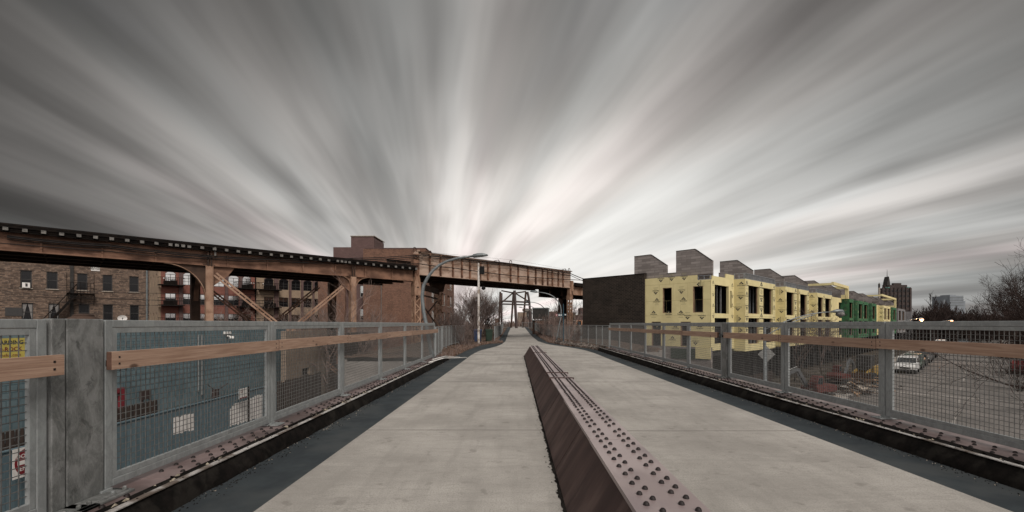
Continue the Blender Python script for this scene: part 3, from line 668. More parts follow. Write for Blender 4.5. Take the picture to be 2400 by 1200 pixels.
# ================================================================ ELEVATED RAILWAY
def railway():
    r=empty('elevated_railway',(0,44,0),ANG,'long rusty elevated railway of riveted girders crossing over the trail','railway')
    def stiff(m,x,y,z0,z1,d=.07,w=.09): m.box(x-w/2,x+w/2,y-d,y-.002,z0,z1)
    def girder(name,x0,x1,y,z0,z1,mat,fl=.17,stiffs=(),rv=True,web=.02,hatch=False):
        m=MB(); m.box(x0,x1,y-web/2,y+web/2,z0+.03,z1-.03); m.box(x0,x1,y-fl,y+fl,z1-.03,z1); m.box(x0,x1,y-fl,y+fl,z0,z0+.03)
        m.box(x0,x1,y-.035,y-.012,z1-.17,z1-.032); m.box(x0,x1,y-.035,y-.012,z0+.032,z0+.17)
        for x in (stiffs if mat!='rust_pale' else ()): stiff(m,x,y-.012,z0+.032,z1-.032,.09,.07)
        if rv:
            x=x0+.1
            while x<x1:
                for z in (z0+.10,z1-.10): m.box(x-.014,x+.014,y-.05,y-.036,z-.014,z+.014)
                x+=.22
        return m.build(name,mat,r)
    XA,XB,XC,XD=-25.0,-16.35,-11.1,8.35
    z0,z1=4.86,5.70
    # near girder of the left approach, cut into bays at the columns
    for a,b in ((-52,XA-.03),(XA+.03,XB-.03),(XB+.03,-11.4)):
        st=[]; x=a+.9
        while x<b-.3: st.append(x); x+=2.15
        girder('girder',a,b,0,z0,z1,'rust',.17,st)
    girder('girder',8.9,34,0,4.68,5.62,'rust_light',.17,[10.2,11.6,13.4,15.4,17.4])
    for yy in (1.75,3.5,5.2):
        girder('girder',-52,-11.2,yy,z0,z1,'rust_dark',.17,(),False)  # rear girders in darker rust: their shade is put into the colour
        girder('girder',9,34,yy,4.68,5.62,'rust_dark',.17,(),False)
    # cross frames
    m=MB(); x=-51
    while x<-11.5:
        m.bar((x,.1,z0+.1),(x,5.1,z0+.1),.08,.08); m.bar((x,.1,z0+.1),(x,1.7,z1-.1),.06,.06); m.bar((x,3.5,z0+.1),(x,1.75,z1-.1),.06,.06); x+=2.15
    m.build('cross_frame','rust_dark',r)
    # through girders over the trail
    px=[1006,1031,1060,1081,1100,1124,1142,1169,1195,1213,1236,1254,1270,1282,1293,1307,1318]
    sx=[gx(p,44) for p in px]
    zb,zt=5.40,7.22
    g=girder('through_girder',-10.75,8.5,0,zb,zt,'rust_pale',.22,sx,True,.02)
    m=MB()
    for x in sx: m.box(x-.055,x+.055,-.19,-.012,zb+.032,zt-.032)
    m.build('stiffeners','rust',g)
    m=MB(); m.box(-10.9,8.52,-.235,.235,zt,zt+.05); m.build('top_cover','rust_dark',g)
    girder('through_girder',-10.75,8.5,5.3,zb,zt,'rust_dark',.22,sx,False)
    m=MB()
    for k in range(9): a0=k*math.pi/16; m.bar((-10.75-.42*math.sin(a0),0,zt-.42+.42*math.cos(a0)-.015),(-10.75-.42*math.sin(a0+math.pi/16),0,zt-.42+.42*math.cos(a0+math.pi/16)-.015),.44,.03,up=(0,1,0)) if k<8 else None
    m.prism([(-10.75,-.02,zb),(-11.15,-.02,zb),(-11.15,-.02,zt-.42),(-11.05,-.02,zt-.16),(-10.9,-.02,zt-.06),(-10.75,-.02,zt-.03)],(0,.04,0)); m.build('girder_end','rust_pale',r)
    m=MB(); x=-10.6
    while x<8.4: m.box(x-.11,x+.11,.03,5.27,zb+.04,zb+.42); x+=1.2
    for yy in (1.2,2.0,3.3,4.1): m.box(-10.7,8.4,yy-.06,yy+.06,zb+.42,zb+.62)
    m.build('floor_beams','rust_dark',r)
    m=MB(); m.box(-10.7,8.4,.25,5.05,zb+.63,zb+.75); m.build('track_floor','black_steel',r)
    # track: ties on the approaches with pale ends, rails and guard timbers
    m=MB(); m.box(-.09,.09,-.48,5.7,5.745,5.90,0); m.box(-.085,.085,-.50,-.481,5.75,5.895,1)
    t0=m.build('tie',['black_steel','tie_end'],r); xs=[]; x=-38.5; random.seed(8); k=0
    while x<-11.3:
        xs.append(x); k+=1; x+=.60 if (k%17)not in(5,6,7) else .28
    t0.location.x=xs[0]
    for x in xs[1:70]: cp(t0,r,(x,random.uniform(-.03,.02),0))
    m=MB(); m.box(-52,-11.3,-.30,-.12,5.905,6.03); m.box(-52,-11.3,5.3,5.5,5.905,6.03); m.box(-52,-11.3,-.36,-.04,5.70,5.742)
    m.box(8.9,34,-.30,-.12,5.82,5.95)
    m.box(8.9,34,-.45,5.6,5.64,5.80); m.box(-52,-11.3,-.25,5,5.746,5.895)  # last box: dark board added to block the sky between the ties
    for yy in (.55,1.99,3.3,4.74): m.box(-52,34,yy-.035,yy+.035,6.03,6.15); 
    m.box(-52,-11.3,-.6,-.5,5.98,6.06); m.build('track','black_steel',r)
    # handrail hoops and fixtures on top of through girder
    for p in (972,1197,1334):
        x=gx(p,44); m=MB(); m.tube([(x-.14,0,zt),(x-.14,0,zt+.22),(x-.08,0,zt+.33),(x,0,zt+.36),(x+.08,0,zt+.33),(x+.14,0,zt+.22),(x+.14,0,zt)],.03,6); m.build('lifting_ring','rust_dark',r)
    for p in (1005,1165,1322):
        x=gx(p,44); m=MB(); m.bar((x-.55,-.1,zt+.05),(x+.1,-.1,zt+.22),.06,.05); m.bar((x+.1,-.1,zt+.22),(x+.25,-.1,zt),.05,.05); m.build('cable_bracket','rust_dark',r)
    # ---- columns
    def col_solid(x,y,w,zt_,mat):
        m=MB(); m.box(x-w/2,x+w/2,y-.015,y+.015,GZ,zt_); 
        m.box(x-w/2,x-w/2+.03,y-w/2,y+w/2,GZ,zt_); m.box(x+w/2-.03,x+w/2,y-w/2,y+w/2,GZ,zt_)
        m.box(x-w/2+.035,x+w/2-.035,y-w/2-.001,y-w/2+.03,GZ,zt_)
        z=GZ+.1
        while z<zt_:
            for s in (-1,1): m.box(x+s*(w/2-.06)-.014,x+s*(w/2-.06)+.014,y-w/2-.016,y-w/2-.002,z-.014,z+.014)
            z+=.16
        m.box(x-w*.9,x+w*.9,y-w*.9,y+w*.9,GZ,GZ+.25)
        return m.build('column',mat,r)
    def col_lattice(x,y,w,d,za,zt_,mat,pit=.42):
        m=MB()
        for sx_ in (-1,1):
            for sy in (-1,1): m.bar((x+sx_*(w/2-.05),y+sy*(d/2-.05),za),(x+sx_*(w/2-.05),y+sy*(d/2-.05),zt_),.10,.10)
        z=za; k=0
        while z<zt_-pit:
            a=1 if k%2 else -1
            for sy in (-1,1): m.bar((x-a*(w/2-.08),y+sy*(d/2-.03),z),(x+a*(w/2-.08),y+sy*(d/2-.03),z+pit),.03,.085,up=(0,0,1))
            for sx_ in (-1,1): m.bar((x+sx_*(w/2-.03),y-a*(d/2-.08),z),(x+sx_*(w/2-.03),y+a*(d/2-.08),z+pit),.03,.07,up=(0,0,1))
            z+=pit;k+=1
        return m.build('column',mat,r)
    col_solid(XA,0,.37,4.86,'rust_light'); col_solid(XB,0,.40,4.86,'rust_light')
    col_solid(XA+.2,5.2,.5,4.86,'rust_dark'); col_solid(XB+.7,5.2,.5,4.86,'rust_dark')
    col_solid(-38,0,.37,4.86,'rust_light'); col_solid(-38,5.2,.4,4.86,'rust_dark')
    # bearing blocks over the columns
    for x in (XA,XB):
        m=MB(); m.box(x-.28,x+.28,-.16,.16,z1-.1-.74,z1-.78+.02); m.box(x-.12,x-.04,-.22,-.16,z0,z1-.04); m.box(x+.04,x+.12,-.22,-.16,z0,z1-.04); m.build('bearing','rust_dark',r)
    # left column of the through span: lattice shaft, tapered head, upper post
    col_lattice(XC,0,.58,.5,GZ,3.75,'rust_light')
    m=MB(); m.box(XC-.30,XC+.30,-.27,.27,3.75,4.55); m.prism([(XC-.31,-.26,4.55),(XC+.31,-.26,4.55),(XC+.17,-.26,5.25),(XC-.17,-.26,5.25)],(0,.52,0)); m.box(XC-.08,XC+.08,-.285,-.272,4.36,4.44,1)
    for a in (-.22,-.1,.1,.22):
        for z in (3.85,4.0,4.5,4.72,4.9): 
            if abs(a)<.2 or z<4.6: m.box(XC+a-.016,XC+a+.016,-.288,-.272,z-.016,z+.016)
    m.build('column_head',['rust_light','black_steel'],r)
    m=MB(); m.box(XC-.20,XC+.20,-.18,.18,5.25,7.05); m.box(XC-.36,XC-.20,-.2,.2,6.0,7.0); m.box(XC-.05,XC+.05,-.24,-.18,5.4,6.95); m.box(XC-.33,XC+.10,-.25,-.20,5.9,6.5); m.build('upper_post','rust',r)
    col_lattice(-5.3,5.3,.6,.5,GZ,4.6,'rust_light'); 
    m=MB(); m.prism([(-5.75,5.05,4.6),(-4.85,5.05,4.6),(-4.6,5.05,5.38),(-6.2,5.05,5.38)],(0,.5,0)); m.build('column_head','rust_dark',r)
    # cross bracing between the skewed pair of columns
    a=V(XC,0,0); b=V(-5.3,5.3,0)
    m=MB(); up=V(0,0,1)
    m.bar(a+up*4.6,b+up*4.6,.3,.45); m.bar(a+up*3.9,b+up*3.9,.09,.12); m.bar(a+up*3.8,b+up*1.2,.07,.11); m.bar(b+up*3.8,a+up*1.2,.07,.11); m.bar(a+up*1.0,b+up*1.0,.09,.12)
    m.bar(a+up*.9,b+up*-2,.07,.11); m.bar(b+up*.9,a+up*-2,.07,.11); m.build('bracing','rust_dark',r)
    # right columns
    col_lattice(XD,0,.48,.45,GZ,4.1,'rust_light',.36)
    m=MB(); m.box(XD-.26,XD+.26,-.24,.24,4.1,4.6); m.box(XD-.2,XD+.2,-.2,.2,4.6,5.38); m.box(XD+.05,XD+.35,-.25,.2,5.05,6.2); m.build('column_head','rust_light',r)
    m=MB(); m.box(13.6-.42,13.6+.42,4.9,5.7,GZ,5.4); 
    for k in range(30): m.box(13.6-.3,13.6+.3,4.86,4.90,GZ+.3*k,GZ+.3*k+.05)
    m.build('column','rust_dark',r)
    a=V(XD,0,0); b=V(13.6,5.3,0); m=MB(); m.bar(a+up*4.75,b+up*4.75,.3,.6); m.build('bracing','rust_dark',r)
    # ---- curved knee brackets beside column A and B
    def knee(x,y,sx_,sy_,R0,zc,th,mat,rim):
        m=MB(); n=10; pts=[]
        for k in range(n+1): an=k*math.pi/2/n; pts.append((R0*(1-math.sin(an)) ,R0*(1-math.cos(an)) ))
        # web between the arc and the corner (column / girder)
        top=zc; poly=[]
        arc=[]
        for k in range(n+1):
            an=k*math.pi/2/n; d=R0*(1-math.cos(an)); h=R0*(1-math.sin(an)); arc.append((d,h))    # d from column, h below girder
        for (d0,h0),(d1,h1) in zip(arc,arc[1:]):
            q=[(d0,h0),(d1,h1),(d1,-.0),(d0,-.0)]
            P=[(x+sx_*d,y+sy_*d,top-h) for d,h in q]; nv=V(-sy_,sx_,0)*th
            m.prism([V(*p)-nv/2 for p in P],nv,0)
            p0=V(x+sx_*d0,y+sy_*d0,top-h0); p1=V(x+sx_*d1,y+sy_*d1,top-h1)
            m.bar(p0,p1,.26,.035,up=(sx_*.5,sy_*.5,-.5),m=1)
        m.build('knee_bracket',[mat,rim],r)
    knee(XA-.18,0,-1,0,1.9,4.85,.03,'rust_dark','rust_light')  # dark web and pale rim: shade and a lit edge put into the colours
    knee(XA+.2,5.0,0,-1,2.2,4.85,.03,'rust_dark','rust')
    knee(XA,.2,0,1,2.2,4.85,.03,'rust_dark','rust')
    knee(XB+.18,0,1,0,.9,4.85,.03,'rust','rust_light')
    knee(XB-.2,0,-1,0,.6,4.85,.03,'rust','rust_light')
    knee(XB,.2,0,1,2.2,4.85,.03,'rust_dark','rust')
    knee(XB+.7,5.0,0,-1,2.2,4.85,.03,'rust_dark','rust')
    m=MB(); m.prism([(XA+.19,0,4.85),(XA+1.3,0,4.85),(XA+.95,0,4.35),(XA+.19,0,3.7)],(0,.03,0)); m.build('gusset','rust',r); m=MB(); m.prism([(XB-.19,0,4.85),(XB-1.2,0,4.85),(XB-.9,0,4.35),(XB-.19,0,3.8)],(0,.03,0)); m.build('gusset','rust',r)
    # diagonal bracing between A and B, near and far planes
    for y,mat in ((0,'rust_light'),(5.2,'rust')):
        for (xa,za,xb,zb2) in ((XA+.3,4.42,XB,GZ+1.2),(XB-.3,4.45,XA,GZ+1.2)):
            m=MB(); yy=y+(.0 if xa<xb else .07)
            d=V(xb-xa,0,zb2-za).normalized(); n_=V(-d.z,0,d.x)
            for s in (-.09,.09): m.bar(V(xa,yy,za)+n_*s,V(xb,yy,zb2)+n_*s,.10,.05,up=(0,1,0))
            L=V(xb-xa,0,zb2-za).length; k=.3
            while k<L: q=V(xa,yy,za)+d*k; m.bar(q-n_*.09,q+n_*.09,.05,.04,up=(0,1,0)); k+=.45
            m.build('diagonal_brace',mat,r)
    # ---- cables along the near face
    def cable(pts,rad,sag=0,n=10):
        m=MB(); out=[]
        for (a,b) in zip(pts,pts[1:]):
            for k in range(n):
                t=k/n; p=V(*a).lerp(V(*b),t); p.z-=sag*4*t*(1-t); out.append(p)
        out.append(V(*pts[-1])); m.tube(out,rad,5); m.build('cable','cable',r)
    def PZ(px,py): return (gx(px,43.7),-.24,zat(py,gy(px,43.7)))
    top=[(0,551),(240,572),(490,599),(640,604),(826,604.5),(968,597),(985,597)]
    for dy,yo,rd in ((0,0,.03),(4,-.06,.035),(8,0,.022)):
        cable([tuple(q+(0,yo,0)[i] for i,q in enumerate(PZ(a,b+dy))) for a,b in top],rd,.05)
    cable([PZ(985,597),PZ(1040,602),PZ(1200,618),PZ(1334,641),PZ(1375,657)],.045,.03); cable([PZ(985,600),PZ(1040,606),PZ(1200,622),PZ(1334,645),PZ(1375,662)],.03,.05)
    cable([(-40,-.2,5.25),PZ(240,588),PZ(490,606),PZ(640,612),PZ(826,617),PZ(972,617)],.022,.06)
    cable([PZ(972,617),PZ(1060,628),PZ(1200,646),PZ(1334,655),PZ(1375,656)],.035,.03)
    cable([PZ(972,608),PZ(1200,630),PZ(1334,646)],.014,.1)
    cable([PZ(968,588),PZ(1200,609),PZ(1334,633)],.008,.0)
    m=MB(); m.tube([(XA+.25,-.3,5.45),(XA+.25,-.3,5.95)],.05,6); m.build('insulator','tie_end',r)
railway()
# ================================================================ BUILDINGS, LEFT
def window(parent,x0,x1,z0,z1,y,mat='glass_dark',frame='frame_dark',mull=(1,1),depth=.12,arch=0,sill=None,fw=.06,ac=False,curt=False,pane2=None,name='window'):
    """window standing in an opening whose wall face is at y (outside is -y)"""
    f=MB(); yy=y+depth
    f.box(x0,x0+fw,yy-.05,yy+.03,z0,z1); f.box(x1-fw,x1,yy-.05,yy+.03,z0,z1); f.box(x0+fw,x1-fw,yy-.05,yy+.03,z0,z0+fw); f.box(x0+fw,x1-fw,yy-.05,yy+.03,z1-fw,z1)
    nx_,nz_=mull; W_=(x1-x0-2*fw); H_=(z1-z0-2*fw)
    for i in range(1,nx_): q=x0+fw+W_*i/nx_; f.box(q-.025,q+.025,yy-.04,yy+.02,z0+fw,z1-fw)
    for i in range(1,nz_): q=z0+fw+H_*i/nz_; f.box(x0+fw,x1-fw,yy-.038,yy+.018,q-.025,q+.025)
    if arch:
        n=8
        for k in range(n):
            a,b=k/n,(k+1)/n; xa=x0+(x1-x0)*a; xb=x0+(x1-x0)*b
            ha=arch*(1-(2*a-1)**2); hb=arch*(1-(2*b-1)**2)
            f.prism([(xa,yy-.05,z1),(xb,yy-.05,z1),(xb,yy-.05,z1+hb+.001),(xa,yy-.05,z1+ha+.001)],(0,.08,0))
    o=f.build(name,frame,parent)
    g=MB(); zt_=z1-fw
    if pane2:
        zm=z0+fw+H_*pane2[1]; g.box(x0+fw,x1-fw,yy,yy+.01,zm,zt_,0); g.box(x0+fw,x1-fw,yy,yy+.01,z0+fw,zm,1); g.build('pane',[mat,pane2[0]],o)
    else: g.box(x0+fw,x1-fw,yy,yy+.01,z0+fw,zt_); g.build('pane',mat,o)
    if sill: s=MB(); s.box(x0-.08,x1+.08,y-.07,y+.04,z0-.1,z0); s.build('sill',sill,o)
    if ac:
        s=MB(); s.box(x0+.12,x1-.1,y-.22,y+.1,z0+.02,z0+.48,0); s.box(x0+.32,x1-.25,y-.225,y-.221,z0+.12,z0+.40,1); s.build('air_conditioner',['sign_white','frame_dark'],o)
    if curt:
        s=MB(); w=(x1-x0); 
        for sg,xx in ((1,x0+fw),(-1,x1-fw)): s.prism([(xx,yy-.012,z1-fw),(xx+sg*w*.40,yy-.012,z1-fw),(xx+sg*w*.30,yy-.012,z1-w*.5),(xx+sg*.05,yy-.012,z0+w*.35),(xx,yy-.012,z0+w*.3)],(0,.008,0))
        s.build('curtain','curtain',o)
    return o
def brick_house():
    r=empty('brick_building',(0,85,0),ANG,'old dark brown brick building with a fire escape behind the elevated railway','building')
    W0=85
    up=[(61,27),(122,26),(193,24),(252,23),(314,22)]; lo=[(64,27),(126,25),(197,26),(253,23),(315,21)]
    x0,x1=-76,gx(350,W0); holes=[];wins=[]
    for row,zb_,zt_ in ((up,4.75,6.35),(lo,1.75,3.40)):
        for i,(p,w) in enumerate(row):
            a,b=gx(p-w/2,W0),gx(p+w/2,W0)
            holes.append((a,b,zb_,zt_)); wins.append((a,b,zb_,zt_,row is up,i))
    for k in range(5): a=-71.0-2.2*0+0; 
    # more openings beyond the left of the frame and below
    for a in (-67.5,-71.5):
        for zb_,zt_ in ((4.75,6.35),(1.75,3.4)): holes.append((a,a+1.1,zb_,zt_)); wins.append((a,a+1.1,zb_,zt_,True,9))
    m=MB(); wall_holes(m,x0,x1,GZ,8.3,holes,0,.35); m.box(x0,x0+.35,.35,14,GZ,8.3); m.box(x1-.35,x1,.35,14,GZ,8.3); m.box(x0+.35,x1-.35,13.65,14,GZ,8.3)
    for a,b,zb_,zt_ in holes:   # segmental arches
        m.box(a-.12,b+.12,-.025,-.002,zt_+.0,zt_+.22)
    m.build('wall','brick_old',r)
    m=MB(); m.box(x0+.35,x1-.35,.35,13.65,7.6,7.8); m.build('roof','roof_dark',r)
    m=MB(); m.box(x0+.4,x1-.4,1.2,1.3,GZ,7.5); m.build('inner_wall','interior_shade',r)
    m=MB(); m.box(x0-.05,x1+.05,-.06,.45,8.3,8.42); m.build('coping','stone',r)
    for a,b,zb_,zt_,u,i in wins: window(r,a,b,zb_,zt_,0,'glass_dark','frame_dark',(1,2),.14,sill='stone',ac=(u and i==0),curt=(not u and i in(0,1)))
    xp=gx(344,W0); m=MB(); m.tube([(xp,-.12,GZ),(xp,-.12,8.2)],.085,8); m.build('downspout','metal_pole',r)
    m=MB(); a,b=gx(164,W0),gx(176,W0); m.box(a,b-.1,-.18,-.002,GZ,7.2); m.build('chimney_flue','roof_dark',r)
    # fire escape
    f=MB(); xa,xb=gx(113,W0),gx(220,W0); z=4.35; y0,y1=-1.25,-.02
    for k in range(10): yy=y0+(y1-y0)*k/9; f.box(xa+1.2,xb,yy-.03,yy+.03,z,z+.05)
    for xx in (xa+1.2,(xa+xb)/2+.6,xb-.03): f.box(xx,xx+.06,y0,y1,z-.08,z); f.bar((xx+.03,y1,z-1.0),(xx+.03,y0,z-.05),.05,.05)
    for zz in (z+.5,z+1.0): f.box(xa+1.2,xb,y0-.02,y0+.02,zz,zz+.04); f.box(xa+1.2,xa+1.24,y0,y1,zz,zz+.04); f.box(xb-.04,xb,y0,y1,zz,zz+.04)
    for k in range(9): xx=xa+1.2+(xb-xa-1.24)*k/8; f.box(xx,xx+.04,y0-.02,y0+.02,z,z+(1.9 if k in(0,8) else 1.0))
    p0=V(xb-1.2,y0+.2,z); p1=V(xa-.4,y0+.2,.9)
    for s in (0,.75): f.bar(p0+V(0,s,0),p1+V(0,s,0),.05,.2); f.bar(p0+V(0,s,.9),p1+V(0,s,.9),.045,.05)
    for k in range(15): q=p0.lerp(p1,(k+.5)/15); f.box(q.x-.14,q.x+.14,q.y,q.y+.75,q.z,q.z+.03)
    for k in range(5): q=p0.lerp(p1,k/4); f.bar(q,q+V(0,0,.9),.04,.04)
    f.build('fire_escape','black_steel',r)
    # small wall sign, meter box, lantern
    s=MB(); a,b=gx(213,W0),gx(234,W0); zb_,zt_=zat(635,gy(224,W0)),zat(624.5,gy(224,W0)); s.box(a,b,-.04,-.002,zb_,zt_,0)
    text(s,'BRAXEL',.21,((a+b)/2,-.044,zt_-.17),(1,0,0),(0,0,1),1,bold=.02); text(s,'882 7300',.16,((a+b)/2,-.044,zb_+.14),(1,0,0),(0,0,1),1,bold=.02)
    s.build('wall_sign',['sign_white','logo_ink'],r)
    s=MB(); a=gx(12,W0); s.box(a,a+1.05,-.05,-.002,2.2,2.95); s.build('wall_frame','frame_dark',r)
brick_house()
def dish():
    r=empty('satellite_dish',(gx(293,85)*K/1.4241*0+ -39.2,45.35,2.05),ANG,'round pale satellite dish on the dark brick building wall','satellite dish')
    m=MB(); vs=[];n=16
    prof=[(0,.09),(.14,.075),(.26,.035),(.36,-.02)]
    rings=[]
    for rr,h in prof:
        for k in range(n): a=2*math.pi*k/n; vs.append((rr*math.cos(a)*1.05,-.45+h*.9,rr*math.sin(a)*.85))
    fs=[]
    for i in range(3):
        for k in range(n): a=i*n+k;b=i*n+(k+1)%n; fs.append((a,b,b+n,a+n))
    m.add(vs,fs); m.v=[(x,y+.0,z) for x,y,z in m.v]; m.build('reflector','sign_white',r,smooth=True)
    m=MB(); m.tube([(0,-.4,0),(0,.0,-.1)],.03,6); m.tube([(0,-.45,-.3),(0,-.95,.0)],.015,5); m.box(-.05,.05,-1.0,-.9,-.04,.05); m.build('bracket','frame_dark',r)
dish()
def loft():
    W0=120
    r=empty('apartment_block',(0,W0,0),ANG,'red and tan brick loft block with arched windows and dark balconies','building')
    xL=gx(378,W0); xM=gx(598,W0); xR=gx(766,W0); zT=10.3
    G=lambda p:gx(p,W0)
    H=lambda py,p=400: zat(py,gy(p,W0))
    rows=[(7.45,9.0,True),(4.45,6.1,False),(1.45,3.1,False),(-1.5,.1,False)]
    red=[(387,412,1),(429,455,0),(455.5+5,482,0),(501,526,0),(535,560,0),(568,588,1)]
    tan=[(619,641,1),(654,676,0),(683,704,0),(711,731,0),(737,757,0)]
    holes=[];wins=[]
    for lst,tn in ((red,0),(tan,1)):
        for a,b,bal in lst:
            for (zb_,zt_,ar) in rows: holes.append((G(a),G(b),zb_,zt_)); wins.append((G(a),G(b),zb_,zt_,ar,bal,tn))
    m=MB(); wall_holes(m,xL,xM,GZ,zT,[h for h in holes if h[1]<xM],0,.3); m.build('red_wall','brick_red',r)
    m=MB(); wall_holes(m,xM,xR,GZ,zT,[h for h in holes if h[0]>xM],0,.3); m.box(xR-.3,xR,.3,14,GZ,zT)
    m.build('tan_wall','brick_tan',r)
    # side wall
    m=MB(); hs=[]
    for yy in (2.0,5.2,8.4,11.2):
        for (zb_,zt_,ar) in rows: hs.append((yy,yy+.9,zb_,zt_+.1))
    tmp=MB(); wall_holes(tmp,0,14,GZ,zT,hs,0,.3); tmp.v=[(xL+y-.30,x+.3,z) for x,y,z in tmp.v]; tmp.build('side_wall','brick_tan',r)
    g=MB(); g.box(xL-.1,xL-.08,.4,14,GZ,zT-.4); g.build('side_windows','glass_dark',r)
    m=MB(); m.box(xL,xR-.3,.3,14.2,zT-.6,zT-.4); m.build('roof','roof_dark',r)
    m=MB(); m.box(xL-.35,xR+.05,-.08,.36,zT,zT+.14); m.box(xL-.35,xL+.05,.36,14.3,zT,zT+.14); m.build('coping','stone',r)
    # pilasters
    m=MB()
    for a,b in ((419,428),(456,459.5),(495,500),(527,534),(561,567)): m.box(G(a),G(b),-.25,-.002,GZ,zT-.1)
    m.build('pilasters','brick_plum',r)
    m=MB()
    for a,b in ((642,652),(677,682),(705,710),(732,736)): m.box(G(a),G(b),-.25,-.002,GZ,zT-.1)
    m.build('pilasters','brick_plum',r)
    m=MB(); m.box(xL,xM,1.4,1.5,GZ,zT-.7); m.box(xM,xR-.4,1.4,1.5,GZ,zT-.7); m.build('inner_wall','interior_shade',r)
    for a,b,zb_,zt_,ar,bal,tn in wins:
        window(r,a,b,zb_,zt_,0,'glass_sky' if not(tn and ar) else 'glass_dark','frame_dark',(2,3 if not bal else 2),.12,pane2=('glass_dark',.0 if (ar and not tn) else .55),fw=.07)
        if ar:
            q=MB(); n=8
            for k in range(n):
                t0,t1=k/n,(k+1)/n; xa=a+(b-a)*t0; xb=a+(b-a)*t1; e0=.42*(1-(2*t0-1)**2); e1=.42*(1-(2*t1-1)**2)
                q.prism([(xa,-.03,zt_-.02),(xb,-.03,zt_-.02),(xb,-.03,zt_-.02+e1+.001),(xa,-.03,zt_-.02+e0+.001)],(0,.028,0),0)
                q.prism([(xa,-.06,zt_+e0-.02),(xb,-.06,zt_+e1-.02),(xb,-.06,zt_+e1+.16),(xa,-.06,zt_+e0+.16)],(0,.058,0),1)
            q.build('window_arch',['glass_sky' if not tn else 'glass_dark','brick_plum'],r)
        if bal and zb_>0:
            q=MB(); q.box(a-.9,b+.9,-1.5,-.01,zb_-.25,zb_-.12)
            for xx in [a-.9+ (b-a+1.8)*k/14 for k in range(15)]: q.box(xx-.02,xx+.02,-1.5,-1.46,zb_-.12,zb_+.9)
            q.box(a-.9,b+.9,-1.52,-1.46,zb_+.9,zb_+.96); q.box(a-.9,a-.86,-1.46,-.02,zb_+.9,zb_+.96); q.box(b+.86,b+.9,-1.46,-.02,zb_+.9,zb_+.96)
            q.box(a-.3,a+.6,-1.3,-.7,zb_-.12,zb_+.45); q.box(b-.8,b,-1.3,-.8,zb_-.12,zb_+.55)
            q.build('balcony','black_steel',r)
    for p in (384,588.5,619-3,597-3): 
        for z in (7.9,):
            q=MB(); q.lathe([(.05,-.1),(.11,0),(.05,.1)],(G(p),-.12,z+.4),8); q.build('wall_lamp','sign_white',r)
    m=MB(); x=G(598.5); m.tube([(x,-.1,GZ),(x,-.1,zT-.3)],.09,6); m.build('downspout','black_steel',r)
loft()
